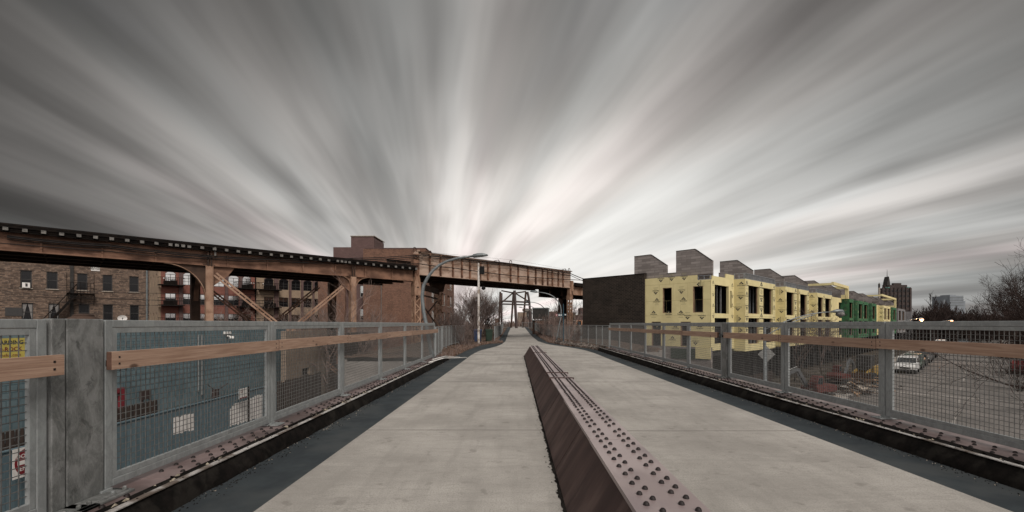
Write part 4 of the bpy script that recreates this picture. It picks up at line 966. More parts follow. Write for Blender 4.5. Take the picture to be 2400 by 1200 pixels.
def brown_block():
    r=empty('brick_block',(-12,61,0),0,'big plain brown brick block with a rooftop stair box behind the railway','building')
    # local frame: x to the right, y away; right facade is x=0
    zt=11.55
    hs=[]; ws=[]
    for z in (-1.6,1.5,4.6,7.7):
        for y0,y1,kind in ((12.2,14.7,'d'),(15.2,17.0,'w'),(19.5,21.8,'d'),(22.8,25.3,'w'),(4.5,6.5,'w'),(8.0,10.0,'d')):
            hs.append((y0,y1,z,z+1.95)); ws.append((y0,y1,z,z+1.95,kind))
    t=MB(); wall_holes(t,0,28,GZ,zt,hs,0,.35); t.v=[(-y,x,z) for x,y,z in t.v]; 
    t.box(-8.1,-.35,0,.35,GZ,zt); t.box(-8.1,-.35,27.65,28,GZ,zt)
    t.build('wall','brick_brown',r)
    for y0,y1,z0,z1,kind in ws:
        q=MB()
        if kind=='w':
            q.box(-.14,-.10,y0,y1,z0,z0+.08); q.box(-.14,-.10,y0,y1,z1-.08,z1); q.box(-.14,-.10,y0,y0+.08,z0,z1); q.box(-.14,-.10,y1-.08,y1,z0,z1); q.box(-.14,-.10,y0,y1,z0+.6,z0+.66)
            o=q.build('window','frame_white',r); g=MB(); g.box(-.17,-.16,y0,y1,z0+.63,z1); g.build('pane','glass_sky',o); g=MB(); g.box(-.17,-.16,y0,y1,z0,z0+.63); g.build('pane','glass_dark',o)
        else:
            q.box(-1.5,-1.4,y0-.2,y1+.2,z0-.1,z1+.1); q.box(-.3,-.02,y0,y1,z0-.12,z0-.0); q.build('balcony_recess','interior_shade',r)  # shade of the recess put into a near-black back panel
            q=MB(); q.box(.0,.06,y0-.1,y1+.1,z0-.16,z0-.04); q.build('sill','stone',r)
    m=MB(); m.box(-8.1,0,.35,27.65,zt-.5,zt-.4); m.build('roof','roof_dark',r)
    m=MB(); m.box(-8.15,.05,-.05,.4,zt,zt+.12); m.box(-.36,.05,.4,28.05,zt,zt+.12); m.build('coping','brick_plum',r)
    # left, lower and stepped parts
    hw=[(-8.55,-7.15,6.0,7.8),(-8.55,-7.15,2.9,4.4)]
    m=MB(); m.box(-8.4,-8.1,0,8,GZ,zt); m.build('pier','brick_brown',r)
    m=MB(); wl=[(a-1.8,b-1.8,z0,z1) for a,b,z0,z1 in hw]; wall_holes(m,-11.2,-8.1,GZ,11.2,[(-9.3,-8.5,5.15,6.75),(-9.3,-8.5,2.0,3.55)],1.4,.35); m.build('recess_wall','brick_plum',r)
    for z0,z1 in ((5.15,6.75),(2.0,3.55)): window(r,-9.3,-8.5,z0,z1,1.4,'glass_sky','frame_white',(1,2),.1,pane2=('glass_dark',.35))
    m=MB(); m.box(-14.9,-11.2,1.0,16,GZ,9.3); m.build('wing','brick_brown',r)
    m=MB(); m.box(-14.4,-9.8,5.0,15,9.3,12.6); m.build('upper_wing','brick_plum',r)
    m=MB(); m.prism([(-12.2,6,12.6),(-8.8,6,12.6),(-8.8,6,14.2),(-9.2,6,14.35),(-12.2,6,14.3)],(0,5,0)); m.build('stair_box','brick_plum',r)
    m=MB(); m.box(-12.3,-8.7,5.9,11.1,14.35,14.45); m.build('stair_box_roof','stone',r)
    m=MB(); m.box(-11.8,-3,9,20,11.4,12.5); m.build('penthouse','brick_plum',r)
    m=MB(); m.box(-4.6,-1.8,5.0,5.06,12.45,12.52); 
    for k in range(11): m.box(-4.6+.27*k,-4.53+.27*k,5.0,5.06,11.5,12.45)
    m.build('roof_railing','frame_white',r)
    m=MB(); m.tube([(-5.95,-.1,GZ),(-5.95,-.1,6.8)],.05,6); m.build('conduit','tie_end',r)
brown_block()
# blue building beside the bridge
def blue_building():
    r=empty('blue_building',(-14.6,12,GZ),0,'low blue painted brick building seen through the left railing','building')
    y0,y1=-7,17.0
    def Yp(p,X=14.6): return X*F/(CX-p)-12
    d0,d1=Yp(238),Yp(289)
    t=MB(); wall_holes(t,y0,y1,0,5.25,[(d0,d1,.9,3.15)],0,.3); t.v=[(-y,x,z) for x,y,z in t.v]
    t.box(-1.9,-.3,y1-.3,y1,0,5.25); t.prism([(-1.9,y1,0),(-1.9,y1-.35,0),(-13.7,y0+4.8,0),(-14,y0+5.0,0)],(0,0,5.25)); t.box(-14,-13.7,y0,y0+4.8,0,5.25); t.box(-13.7,-.3,y0,y0+.3,0,5.25)
    t.build('wall','brick_blue',r)
    m=MB(); m.prism([(-.25,y0+.2,4.95),(-.25,y1-.3,4.95),(-1.9,y1-.3,4.95),(-13.7,y0+4.9,4.95),(-13.7,y0+.2,4.95)],(0,0,.1)); m.build('roof','roof_dark',r)
    # door with red frame
    m=MB(); w=.16; m.box(-.1,.05,d0,d0+w,.9,3.15); m.box(-.1,.05,d1-w,d1,.9,3.15); m.box(-.1,.05,d0+w,d1-w,2.97,3.15); o=m.build('door_frame','door_red',r)
    m=MB(); m.box(-.12,-.06,d0+w,d1-w,.9,2.97); 
    o=m.build('door','paint_grey',r); g=MB(); g.box(-.058,-.05,(d0+d1)/2-.3,(d0+d1)/2-.12,1.2,2.7); g.build('pane','frame_white',o); g=MB(); g.box(-.058,.0,d1-w-.16,d1-w-.1,1.9,2.05); g.build('handle','sign_white',o)
    for p,a,b in ((470,2.2,5.0),(462,2.4,5.0)):
        m=MB(); yy=Yp(p); m.tube([(.05,yy,a),(.05,yy,b)],.04,6); m.build('pipe','galvanized',r)
    for p,z in ((497,1.0),(330,1.75)):
        pass
    m=MB(); yy=Yp(530); m.box(.0,.12,yy-.25,yy+.25,5.0,5.12); m.tube([(.06,yy,4.9),(.25,yy,4.85)],.05,6); m.dome(.3,yy,4.78,.12,.12,8); m.build('security_light','sign_white',r)
    return r
BB=blue_building()
r=empty('roof_vent',(-15.7,16.55,1.0),0,'rusty brown domed roof vent showing just above the left railing','roof vent')
m=MB(); m.lathe([(.16,0),(.16,.32),(.44,.40),(.50,.52),(.50,.62),(.42,.72),(.30,.79),(.30,.83),(.16,.88),(.02,.89)],(0,0,0),20); m.build('cap','rust_dark',r)
# yellow banner on the blue wall
def Yw(p,X): return X*F/(CX-p)
o_=MB(); X=-14.56; ya,yb=Yw(-40,14.56),Yw(66,14.56); ym=(ya+yb)/2; zc=zat(803,Yw(30,14.56)); 
o_.box(X-.02,X,ya,yb,zc-.50,zc+.13,0)
text(o_,'BOARDING',.165,(X+.004,ym+.02,zc-.0),(0,1,0),(0,0,1),1,bold=.025); text(o_,'-920-ROCK',.165,(X+.004,ym,zc-.19),(0,1,0),(0,0,1),2,bold=.02); text(o_,'rimrocko.com',.13,(X+.004,ym,zc-.36),(0,1,0),(0,0,1),2,bold=.01)
tag(o_.build('banner',['sign_yellow','logo_ink','door_red']),'yellow sign with dark lettering high on the blue wall','sign')
# blue plank fence with paint patches
def blue_fence():
    X=13.6; r=empty('plank_fence',(-13.6,16,GZ),0,'blue painted plank fence with white patches below the left railing','fence')
    y0,y1=-1+0,26.0-16; y0=-7
    m=MB(); random.seed(31); y=y0; k=0; H=2.08
    while y<y1-.0:
        m.box(-.015-(k%2)*.006,.012+(k%2)*.004,y+.004,y+.138,0,H+random.uniform(-.01,.01)); y+=.142;k+=1
    for z in (.4,1.7): m.box(-.08,-.025,y0,y1,z,z+.09)
    m.box(-.06,.05,y0,y1,H+.012,H+.05)
    m.build('planks','blue_fence',r)
    def YY(p): return Yw(p,X)-16
    def ZZ(py,p): return zat(py,Yw(p,X))-GZ
    # patches: one slab of paint per plank, ragged ends
    def patch(pts_top,pts_bot,pa,pb,nm):
        m=MB(); y=YY(pa)
        while y<YY(pb):
            p=CX-X*F/(y+16)
            m.box(.017,.020,y+.004,min(y+.138,YY(pb)),ZZ(lerp(pts_bot,p),p)+random.uniform(-.05,.04),ZZ(lerp(pts_top,p),p)+random.uniform(-.03,.03)); y+=.142
        m.build(nm,'white_paint',r)
    patch([(405,980),(453,969)],[(405,1019),(453,1006)],405,453,'paint_patch')
    patch([(538,958),(545,948),(570,940),(590,932),(600,926),(613,925)],[(538,999),(613,976)],538,614,'paint_patch')
blue_fence()
# signs by the fence
def sign_post(name,p,base,X,label): pass
X=13.2; y=Yw(566,X); r=empty('no_parking_sign',(-X,y,GZ),0,'white no parking sign in front of the white patched blue fence','sign')
za,zb_=zat(935,y)-GZ,zat(911,y)-GZ; ya,yb=Yw(560,X)-y,Yw(580,X)-y
m=MB(); m.box(-.01,.01,ya,yb,za,zb_,0); q=(ya+yb)/2; h=zb_-za
m.prism([(.0105,q-.12+.085*math.cos(a*math.pi/8),zb_-.13+.085*math.sin(a*math.pi/8)) for a in range(16)],(.002,0,0),1)
m.prism([(.0128,q-.12+.06*math.cos(a*math.pi/8),zb_-.13+.06*math.sin(a*math.pi/8)) for a in range(16)],(.002,0,0),0)
text(m,'P',.10,(.016,q-.12,zb_-.13),(0,1,0),(0,0,1),2,bold=.02); m.bar((.0165,q-.16,zb_-.09),(.0165,q-.08,zb_-.17),.004,.015,up=(1,0,0),m=1)
m.box(.0105,.013,ya+.03,yb-.02,za+.02,za+.07,1); m.build('board',['sign_white','sign_red','logo_ink'],r)
m=MB(); yy=Yw(583,X)-y; m.box(-.02,.03,yy-.035,yy+.035,.0,zb_+.03); m.build('post','black_steel',r)
X=13.3; y=Yw(66,X); r=empty('do_not_enter_sign',(-X,y,GZ),0,'red and white do not enter sign at the lower left behind the railing','sign')
zc=zat(1080,y)-GZ; h=.40; m=MB(); m.box(-.012,.0,-.38,.38,zc-h,zc+h,0)
m.prism([(.001,.34*math.cos(a*math.pi/16),zc+.37*math.sin(a*math.pi/16)) for a in range(32)],(.003,0,0),1)
m.box(.0045,.007,-.27,.27,zc-.055,zc+.055,0); text(m,'DO NOT',.15,(.006,0,zc+.17),(0,1,0),(0,0,1),0,bold=.02); text(m,'ENTER',.15,(.006,0,zc-.17),(0,1,0),(0,0,1),0,bold=.02)
m.build('board',['sign_white','sign_red'],r); m=MB(); m.box(-.06,-.013,-.03,.03,0,zc+h); m.build('post','metal_pole',r)
# dark picket fence on a low wall between blue fence and blue wall
r=empty('picket_fence',(-14.15,9,GZ),0,'dark weathered picket fence with rounded tops in front of the blue wall','fence')
m=MB(); random.seed(9); y=0
while y<9.0:
    z=2.45; m.prism([(0,y,.9),(0,y+.10,.9),(0,y+.10,z),(0,y+.085,z+.06),(0,y+.05,z+.09),(0,y+.015,z+.06),(0,y,z)],(.02,0,0)); y+=.125
m.box(-.06,-.002,0,9,1.3,1.38); m.box(-.06,-.002,0,9,2.1,2.18); m.build('pickets','plank_dark',r)
m=MB(); m.box(-.15,.2,0,9,0,1.05); m.build('wall_base','tan_wall',r)
# clutter seen on the low wall
for p,s,lab in ((333,1.0,'rusty folding ladder frame leaning on the blue wall by the red door'),(497,.8,'small rusty hanging bracket on the middle of the blue wall')):
    y=Yw(p,14.45); r=empty('rusty_frame',(-14.3,y,GZ+2.2 if s==1 else GZ+2.05),0,lab,'frame')
    m=MB()
    if s==1:
        m.bar((0,-.45,-.35),(0,.0,.75),.05,.05); m.bar((.1,.45,-.45),(0,.0,.75),.05,.05); m.bar((.05,-.3,.05),(.05,.25,.05),.04,.04); m.box(-.05,.05,-.25,.2,.4,.75); m.bar((0,-.6,-.1),(0,.5,-.35),.04,.04)
    else: m.box(-.05,.08,-.16,.16,-.3,.35); m.bar((0,-.55,.65),(0,.1,.2),.03,.03); m.bar((0,.1,.25),(0,.95,.5),.03,.03)
    m.build('bars','arch_steel',r)
# brown plank fence and tan house behind it
r=empty('plank_fence',(-12.6,24.1,GZ),0,'tall brown plank fence continuing beyond the blue fence','fence')
m=MB(); y=0;k=0; random.seed(2)
while y<5.4: m.box(-.015,.015+(k%3)*.008,y+.006,y+.19,0,2.4+random.uniform(-.06,.04)); y+=.2;k+=1
for z in (.5,1.8): m.box(-.09,-.02,0,5.4,z,z+.1)
m.build('planks','plank_dark',r)
r=empty('plank_screen',(-11.0,28.2,GZ),0,'high dark plank screen right of the tan wall, seen through the left railing','fence')
m=MB(); y=0;k=0
while y<6.4: m.box(-.02,.015+(k%3)*.008,y+.006,y+.24,0,4.9+random.uniform(-.12,.05)); y+=.25;k+=1
for z in (.6,2.4,4.2): m.box(-.1,-.025,0,6.4,z,z+.12)
m.build('planks','plank_dark',r)
r=empty('brick_wall',(-12.9,25.65,GZ),0,'tan brick wall with a small dark window beyond the blue wall','wall')
t=MB(); wall_holes(t,0,5.6,0,5.1,[(1.9,2.9,1.9,2.8)],0,.3); t.v=[(-y,x,z) for x,y,z in t.v]; t.build('wall','tan_wall',r)
m=MB(); m.box(-.2,-.15,1.9,2.9,1.9,2.8); o=m.build('window','glass_dark',r)
m=MB(); m.box(-.13,-.08,2.38,2.42,1.9,2.8); m.box(-.13,-.08,1.9,2.9,2.33,2.37); m.build('frame','plank_dark',o)
# ================================================================ TOWNHOUSES UNDER CONSTRUCTION, RIGHT
OX,OY=15.2,35.36
def rx(px,p=0):
    u=U(px); ox=OX+.702*p; oy=OY-.712*p
    return 1.4241*(ox-oy*u)/(u-K)
def ry(px):   # depth along the side wall
    u=U(px); return 1.4241*(OX-u*OY)/(1+u*K)
def logo(mb,o,xd,up,s=1,rot=0,text_='DensGlass',m=1,m2=2,mb0=0):
    """printed sheathing mark: dark triangle over a word"""
    xd=Vector(xd);up=Vector(up); a=math.radians(rot); X=xd*math.cos(a)+up*math.sin(a); Y=up*math.cos(a)-xd*math.sin(a); o=Vector(o)
    P=lambda x,y,e=0: o+X*(x*s)+Y*(y*s)+xd.cross(up)*e
    mb.add([P(-.22,.06),P(.22,.06),P(0,.30)],[(0,1,2)],m)
    mb.add([P(-.10,.10,.002),P(.03,.10,.002),P(.07,.16,.002),P(-.03,.15,.002)],[(0,1,2,3)],mb0)
    text(mb,text_,.155*s,P(0,-.045),X,Y,m,bold=.02)
    text(mb,'Sheathing',.085*s,P(0,-.19),X,Y,m2); mb.add([P(-.22,-.31),P(.22,-.31),P(.22,-.34),P(-.22,-.34)],[(0,1,2,3)],m2)
DP=.92     # how far the bays stand out
ZT=CAMZ+3.75; ZB=-.80
def studs(m,x0,x1,y,z0,z1,st=.4,d=.09,axis='x'):
    n=max(2,int((x1-x0)/st)); b=(lambda a0,a1,z0_,z1_: m.box(a0,a1,y,y+d,z0_,z1_)) if axis=='x' else (lambda a0,a1,z0_,z1_: m.box(y,y+d,a0,a1,z0_,z1_))
    b(x0,x1,z0,z0+.05); b(x0,x1,z1-.05,z1)
    for i in range(n+1): q=x0+(x1-x0-.045)*i/n; b(q,q+.045,z0+.051,z1-.051)
def bay(parent,x0,x1,wins,mat,ztop=ZT,par=True,zb=ZB,p=DP,logos=True,side=True,seed=0):
    """projecting bay: front at y=-p, side walls back to y=0, window openings on two floors"""
    random.seed(seed+50)
    o=empty('bay',(x0,0,0)); o.parent=parent
    W_=x1-x0; hs=[]
    for a,b in wins:
        for z0,z1 in ((CAMZ+.85,CAMZ+3.25),(CAMZ-1.75,CAMZ+.48)): hs.append((a-x0,b-x0,z0,z1))
    m=MB(); wall_holes(m,0,W_,zb,ztop,hs,-p,.16)
    m.box(0,.16,-p+.16,0,zb,ztop); m.box(W_-.16,W_,-p+.16,0,zb,ztop); m.box(.16,W_-.16,-p+.16,.0,zb,zb+.12)
    for z in (CAMZ+.62,): m.box(-.003,W_+.003,-p-.004,-p-.001,z-.008,z+.008,3)
    if logos:
        # side marks
        for i in range(5):
            logo(m,(-.004,-p*.5+random.uniform(-.15,.15),ztop-.5-.95*i),(0,-1,0),(0,0,1),.95,random.choice((0,90,180,-90)))
        gaps=sorted([(0,min(h[0] for h in hs))]+[(max(h[1] for h in hs),W_)]+([(sorted(wins)[0][1]-x0,sorted(wins)[1][0]-x0)] if len(wins)>1 else []))
        for ga,gb in gaps:
            for i in range(5):
                if gb-ga>.25: logo(m,((ga+gb)/2,-p-.004,ztop-.45-i*.92),(1,0,0),(0,0,1),min(1.6,(gb-ga)/.62),random.choice((0,180)))
    m.build('sheathing',[mat,'logo_ink','logo_pale','sheath_seam'],o)
    # room shade painted as near-black boards, with a few studs
    m=MB(); m.box(.2,W_-.2,1.6,1.7,zb,ztop-.1); m.box(.17,W_-.17,-p+.17,1.6,CAMZ+.58,CAMZ+.72); m.build('interior_shade','interior_shade',o)
    m=MB()
    for a,b in wins:
        for q in (.28,.36,.68): xx=a-x0+(b-a)*q; m.box(xx,xx+.06,.5,.6,CAMZ+.75,ztop-.2); m.box(xx,xx+.06,.4,.5,CAMZ-1.9,CAMZ+.57)
    m.build('inner_studs','stud',o)
    m=MB(); m.box(.165,.20,-p+.27,1.6,zb+.13,ztop-.13); m.box(W_-.20,W_-.165,-p+.27,1.6,zb+.13,ztop-.13); m.build('shade_lining','interior_shade',o)  # near-black boards added to hide the lit inner side walls of the bay
    m=MB()
    for a,b,z0,z1 in hs: m.box(a-.0,a+.05,-p+.162,-p+.26,z0,z1); m.box(b-.05,b,-p+.162,-p+.26,z0,z1); m.box(a+.05,b-.05,-p+.162,-p+.26,z0,z0+.04)
    m.build('window_frame','lumber',o)
    if par:
        m=MB(); studs(m,0,W_,-p+.01,ztop+.002,ztop+.50,.38); studs(m,-p+.11,0,.0,ztop+.002,ztop+.50,.38,axis='y'); m.build('parapet_frame','stud',o)
    m=MB(); m.box(.1,W_-.1,-p+.17,8,ztop-.12,ztop-.02); m.build('roof','roof_dark',o)
    return o
def party(parent,x,heights='AB',name='party_wall'):
    """stepped block wall across the roof with two saw-tooth humps"""
    z0=CAMZ+4.2; z1=CAMZ+5.95; z2=CAMZ+4.88; e=1.4241
    ya,yb=4.83*e,2.67*e; yc,yd=2.1*e,-.03*e; yk=3.72*e; yl=yc-(ya-yk)
    m=MB(); base=CAMZ+3.3
    poly=[(12.0,base),(12.0,z0),(ya,z0),(ya,z1),(yk,z1),(yb,z2),(yb,z0),(yc,z0),(yc,z1+.03),(yl,z1+.03),(yd+.05,z2),(yd+.05,base)]
    m.prism([(x,y,z) for y,z in poly],(.2,0,0)); o=m.build(name,'block_grey',parent)
    m=MB()
    for a,b in zip(poly[1:-1],poly[2:-1]):
        if abs(a[0]-b[0])>.01: m.bar((x+.1,a[0],a[1]+.02),(x+.1,b[0],b[1]+.02),.24,.035)
    m.build('coping','roof_dark',o)
def ground_floor(parent,x0,x1):
    m=MB(); n=int((x1-x0)/2.4); 
    m.box(x0,x1,1.6,1.8,GZ,ZB); 
    for k in range(n+1): xx=x0+(x1-x0-.3)*k/max(n,1); m.box(xx,xx+.3,.2,.5,GZ,ZB)
    m.box(x0,x1,.0,9,ZB-.25,ZB-.005); m.build('ground_floor','interior_shade',parent)  # recessed floor in near-black, its shade put into the colour
def end_house():
    r=empty('townhouse',(OX,OY,0),ANG,'nearest townhouse with dark brick side wall beside yellow printed sheathing','house','townhouses under construction')
    y1=ry(1367); ym=ry(1512)
    # dark brick part of the side wall
    m=MB(); m.box(-.10,.25,ym,y1,GZ,CAMZ+4.3); m.box(.25,9,y1-.3,y1,GZ,CAMZ+4.3); m.build('brick_side_wall','brick_dark',r)
    m=MB(); m.box(-.13,.3,ym-.02,y1+.02,CAMZ+4.3,CAMZ+4.36); m.build('coping','black_steel',r)
    # yellow side wall with openings; drawn along y
    def hole(pa,pb,ta,tb): 
        a,b=ry(pb),ry(pa); Y=OY+a/1.4241*K
        Yc=OY+(a+b)/2/1.4241*K; return (a,b,zat(tb,Yc),zat(ta,Yc))
    H=[hole(1553,1574.5,674.5,733.5),hole(1624,1648,670.5,732.5),hole(1527,1549,754,812),hole(1595,1619,754,812)]
    t=MB(); zt=CAMZ+3.86; z2=CAMZ+3.45; yn=ry(1634.5)
    wall_holes(t,0,ym,-.35,z2,H,0,.2); t.box(yn,ym,.0,.2,z2,zt); t.v=[(y,x,z) for x,y,z in t.v]
    t.box(-.004,.004,0.02,ym,CAMZ+3.28-.006,CAMZ+3.28+.006,3); t.box(-.004,.004,0.02,ym,CAMZ+1.9,CAMZ+1.91,3); t.box(-.003,.003,.0,ym,CAMZ+.66,CAMZ+.67,3)
    t.box(-.004,.004,ry(1570),ry(1570)+.012,CAMZ+3.28,zt,3); t.box(-.004,.004,ry(1666),ry(1666)+.012,-.3,z2,3)
    for q in (1.25,2.47,3.7,4.9): t.box(-.003,.003,q,q+.008,CAMZ+.67,CAMZ+1.9,3); t.box(-.003,.003,q-.6,q-.592,CAMZ+1.91,CAMZ+3.27,3)
    L=[(1539.5,706,0),(1602,704,0),(1532,735.5,0),(1567,735.5,0),(1596,735,0),(1537,683,180),(1597,681,180),(1611.5,741,180),(1645,741,180),(1520,655,180),(1549,654,180),(1574,651,180),(1603.5,649,180),(1514,706,0),(1661,704,0),(1641,666,90),(1513,680,180),
       (1540,769,0),(1576,795,0),(1583,769,0),(1630,801,180),(1660,800,180),(1640,768,0),(1520,798,0)]
    for px,py,ro in L:
        y=ry(px); Y=OY+y/1.4241*K; z=zat(py,Y)
        if y>ym-.35 or y<.3: continue
        logo(t,(-.005,y,z),(0,-1,0),(0,0,1),.92,ro)
    t.build('sheathing',['sheath','logo_ink','logo_pale','sheath_seam'],r)
    m=MB(); m.box(1.8,1.9,.3,ym,-.3,CAMZ+3.1); m.box(.21,1.8,.3,ym,CAMZ+.6,CAMZ+.7); m.build('interior_shade','interior_shade',r)
    m=MB()
    for a,b,z0,z1 in H: m.box(.02,.19,a,a+.05,z0,z1); m.box(.02,.19,b-.05,b,z0,z1); m.box(.02,.19,a+.05,b-.05,z0,z0+.04); m.box(.02,.19,a+.05,b-.05,z1-.04,z1)
    m.build('window_frame','lumber',r)
    # framed gap at the near corner of the parapet
    m=MB(); studs(m,.05,yn-.02,.02,z2+.002,z2+.36,.62,.12,'y'); m.build('parapet_frame','stud',r)
    m=MB(); m.box(0,.2,.0,yn,z2+.37,z2+.43); m.build('parapet_cap','rust_dark',r)
    # block base under the side wall
    m=MB(); m.box(.0,.25,0.0,ym,GZ,-.36); m.build('block_base','block_grey',r)
    m=MB(); m.box(-.05,-.001,.2,3.3,-1.35,-.5); m.build('membrane','bin_green',r)
    m=MB(); m.box(-.07,-.01,.0,1.2,-1.25,-.36); m.build('ledge_sheathing','sheath',r)
    # front: one wide window, then a narrow flush strip
    a,b=rx(1675),rx(1708); x1=rx(1721)
    hs=[(a,b,CAMZ+.82,CAMZ+3.08),(rx(1711.5),rx(1715),CAMZ+1.3,CAMZ+2.75),(a,b,CAMZ-1.6,CAMZ+.45)]
    m=MB(); wall_holes(m,0.202,x1,-.6,CAMZ+3.75,hs,0,.2); m.box(x1-.2,x1,.2,6,-.6,CAMZ+3.75); m.box(x1-1.8,x1,-.004,.1,CAMZ+3.75,CAMZ+4.1)
    for i,(q,z) in enumerate(((.1,3.2),(.1,2.3),(.1,1.4),(.1,.6),(.14,-.4))): logo(m,(.40,-.004,CAMZ+z),(1,0,0),(0,0,1),.62,(0,180)[i%2])
    for i in range(5): logo(m,(x1-.45,-.004,CAMZ+3.2-i*.85),(1,0,0),(0,0,1),.75,(0,180)[i%2])
    m.build('front_sheathing',['sheath','logo_ink','logo_pale'],r)
    m=MB(); m.box(.3,x1-.3,1.9,2.0,-.5,CAMZ+3.6); m.box(x1-.26,x1-.205,.22,1.9,-.5,CAMZ+3.6); m.build('interior_shade','interior_shade',r)
    m=MB(); 
    for q in (.42,.46,.75): xx=a+(b-a)*q; m.box(xx,xx+.07,.35,.45,CAMZ+.82,CAMZ+3.08)
    m.build('inner_studs','stud',r)
    m=MB(); m.box(.25,9,.3,y1-.3,CAMZ+3.2,CAMZ+3.3); m.build('roof','roof_dark',r)
    ground_floor(r,.3,x1); party(r,.27)
end_house()
UN=empty
def town(i,x0,x1,bays,label,mat,flush=None,extra=None):
    r=empty('townhouse',(OX+ x0*K/1.4241,OY+x0/1.4241,0),ANG,label,'house','townhouses under construction')
    # flush wall behind the bays
    m=MB(); hs=[(a-x0,b-x0,CAMZ+.85,CAMZ+3.2) for a,b in (flush or [])]+[(a-x0,b-x0,CAMZ-1.7,CAMZ+.45) for a,b in (flush or [])]
    hs+=[(q[0]+.4-x0,q[1]-.4-x0,ZB+.2,ZT-.3) for q in bays]
    wall_holes(m,0.02,x1-x0-.02,ZB,ZT+.1,hs,0,.2); m.build('wall',mat,r)
    m=MB(); m.box(.1,x1-x0-.1,9,9.2,GZ,ZT); m.box(.1,x1-x0-.1,.2,9,ZT-.15,ZT); m.build('rear_wall','roof_dark',r)
    for k,q in enumerate(bays):
        b0,b1,w=q[:3]; mt=q[3] if len(q)>3 else mat; kw=q[4] if len(q)>4 else {}
        bay(r,b0-x0,b1-x0,[(a-x0,b-x0) for a,b in w],mt,seed=i*7+k,**kw)
    if flush: 
        m=MB(); m.box(.2,x1-x0-.2,1.9,2,ZB,ZT-.2); m.build('interior_shade','interior_shade',r)
    ground_floor(r,0,x1-x0)
    for q in range(12):
        xx=9.41+9.65*q
        if x0<=xx<x1: party(r,xx-x0)
    return r
X=lambda a:rx(a,DP)
t1=town(1,4.8,X(1817)+.3,[(X(1747),X(1817),[(X(1754),X(1780)),(X(1789),X(1811.5))])],'yellow sheathed townhouse bay with two tall openings, second from the dark brick','sheath')
t2=town(2,X(1817)+.3,X(1870),[(X(1841),X(1867.5),[(X(1843.5),X(1862))])],'narrow yellow townhouse bay with one opening, third from the dark brick','sheath')
t3=town(3,X(1870),X(1902),[(X(1872.5),X(1896),[(X(1875.5),X(1892))])],'narrow yellow townhouse bay behind the street lamp arm, fourth from the dark brick','sheath')
t4=town(4,X(1902),X(1955),[(X(1915),X(1950),[(X(1917),X(1930)),(X(1934),X(1948))])],'yellow townhouse bay with two openings beside the grey street lamp head','sheath')
t5=town(5,X(1955),X(1990),[],'recessed yellow townhouse with a raised open roof frame before the green sheathing','sheath',[(rx(1966),rx(1977))])
t6=town(6,X(1990),X(2009),[(X(1990)+.3,X(2001),[(X(1991),X(1999.5))],'sheath_green',dict(par=False))],'first green sheathed townhouse bay right of the raised yellow roof frame','sheath_green')
t7=town(7,X(2009),X(2041),[(X(2010),X(2035.5),[(X(2013),X(2022)),(X(2025.5),X(2034))],'sheath_green',dict(par=False))],'middle green sheathed townhouse with two dark openings','sheath_green')
t8=town(8,X(2041),X(2068),[(X(2043),X(2054),[(X(2045),X(2052))],'sheath_green',dict(par=False))],'last wide green sheathed townhouse bay below the far brown tower','sheath_green')
t9=town(9,X(2068),X(2090),[(X(2070),X(2087),[(X(2072.5),X(2078)),(X(2080.5),X(2086))],'sheath',dict(par=False))],'far pale yellow townhouse bay under the brown tower','sheath')
t10=town(10,X(2090),X(2103),[(X(2092),X(2101),[(X(2094),X(2099))],'sheath_green',dict(par=False))],'thin green sheathed townhouse strip before the grey houses','sheath_green')
t11=town(11,X(2103),X(2124),[(X(2105),X(2122),[(X(2107),X(2112)),(X(2115),X(2120))],'sheath_grey',dict(par=False,logos=False))],'grey sheathed townhouse at the far end of the row','sheath_grey')
# raised open frames on roofs
for t,xa,xb,hh in ((t5,0,X(1990)-X(1955)+.0,1.5),(t9,.0,X(2101)-X(2068),1.9)):
    m=MB(); z=ZT; m.box(xa,xb,-.9,-.6,z+hh,z+hh+.4); m.box(xb-.5,xb,-.9,-.5,z,z+hh); m.box(xa,xa+.4,4,4.4,z,z+hh); m.box(xb-.5,xb,2.6,3.0,z,z+hh); m.box(xb-.5,xb,-.6,3.0,z+hh,z+hh+.4); m.box(xa,xa+.5,-.6,4.4,z+hh,z+hh+.3)
    m.box(xb-.5,xb,-.6,2.6,z,z+.6); m.build('roof_frame','sheath',t)
    m=MB(); m.prism([(xa+1,1,z+.9),(xa+1,8,z+2.1),(xa+1,8,z+1.9),(xa+1,1,z+.7)],(xb-xa-2,0,0)); m.build('roof_slab','roof_dark',t)
for t,w in ((t6,6),(t7,12),(t8,12)):
    m=MB(); m.prism([(0,1,ZT+.7),(0,8,ZT+1.9),(0,8,ZT+1.7),(0,1,ZT+.5)],(w,0,0)); m.build('roof_slab','roof_dark',t)
# distant end of the row
def tail():
    x0=rx(2126,0); r=empty('row_houses',(OX+x0*K/1.4241,OY+x0/1.4241,0),ANG,'distant grey row of finished houses fading toward the street lamps','house')
    m=MB(); 
    for k in range(5): m.box(k*16,k*16+12,-1,9,GZ,ZT-.2-.5*(k%2)); m.box(k*16+12.1,k*16+15.9,0,9,GZ,ZT-.9)
    m.build('wall','sheath_grey',r)
    m=MB()
    for k in range(5):
        for q in (2,7): m.box(k*16+q,k*16+q+3,-1.03,-1.001,CAMZ+.6,CAMZ+2.6); m.box(k*16+q,k*16+q+3,-1.03,-1.001,CAMZ-2,CAMZ)
    m.build('windows','glass_dark',r)
tail()
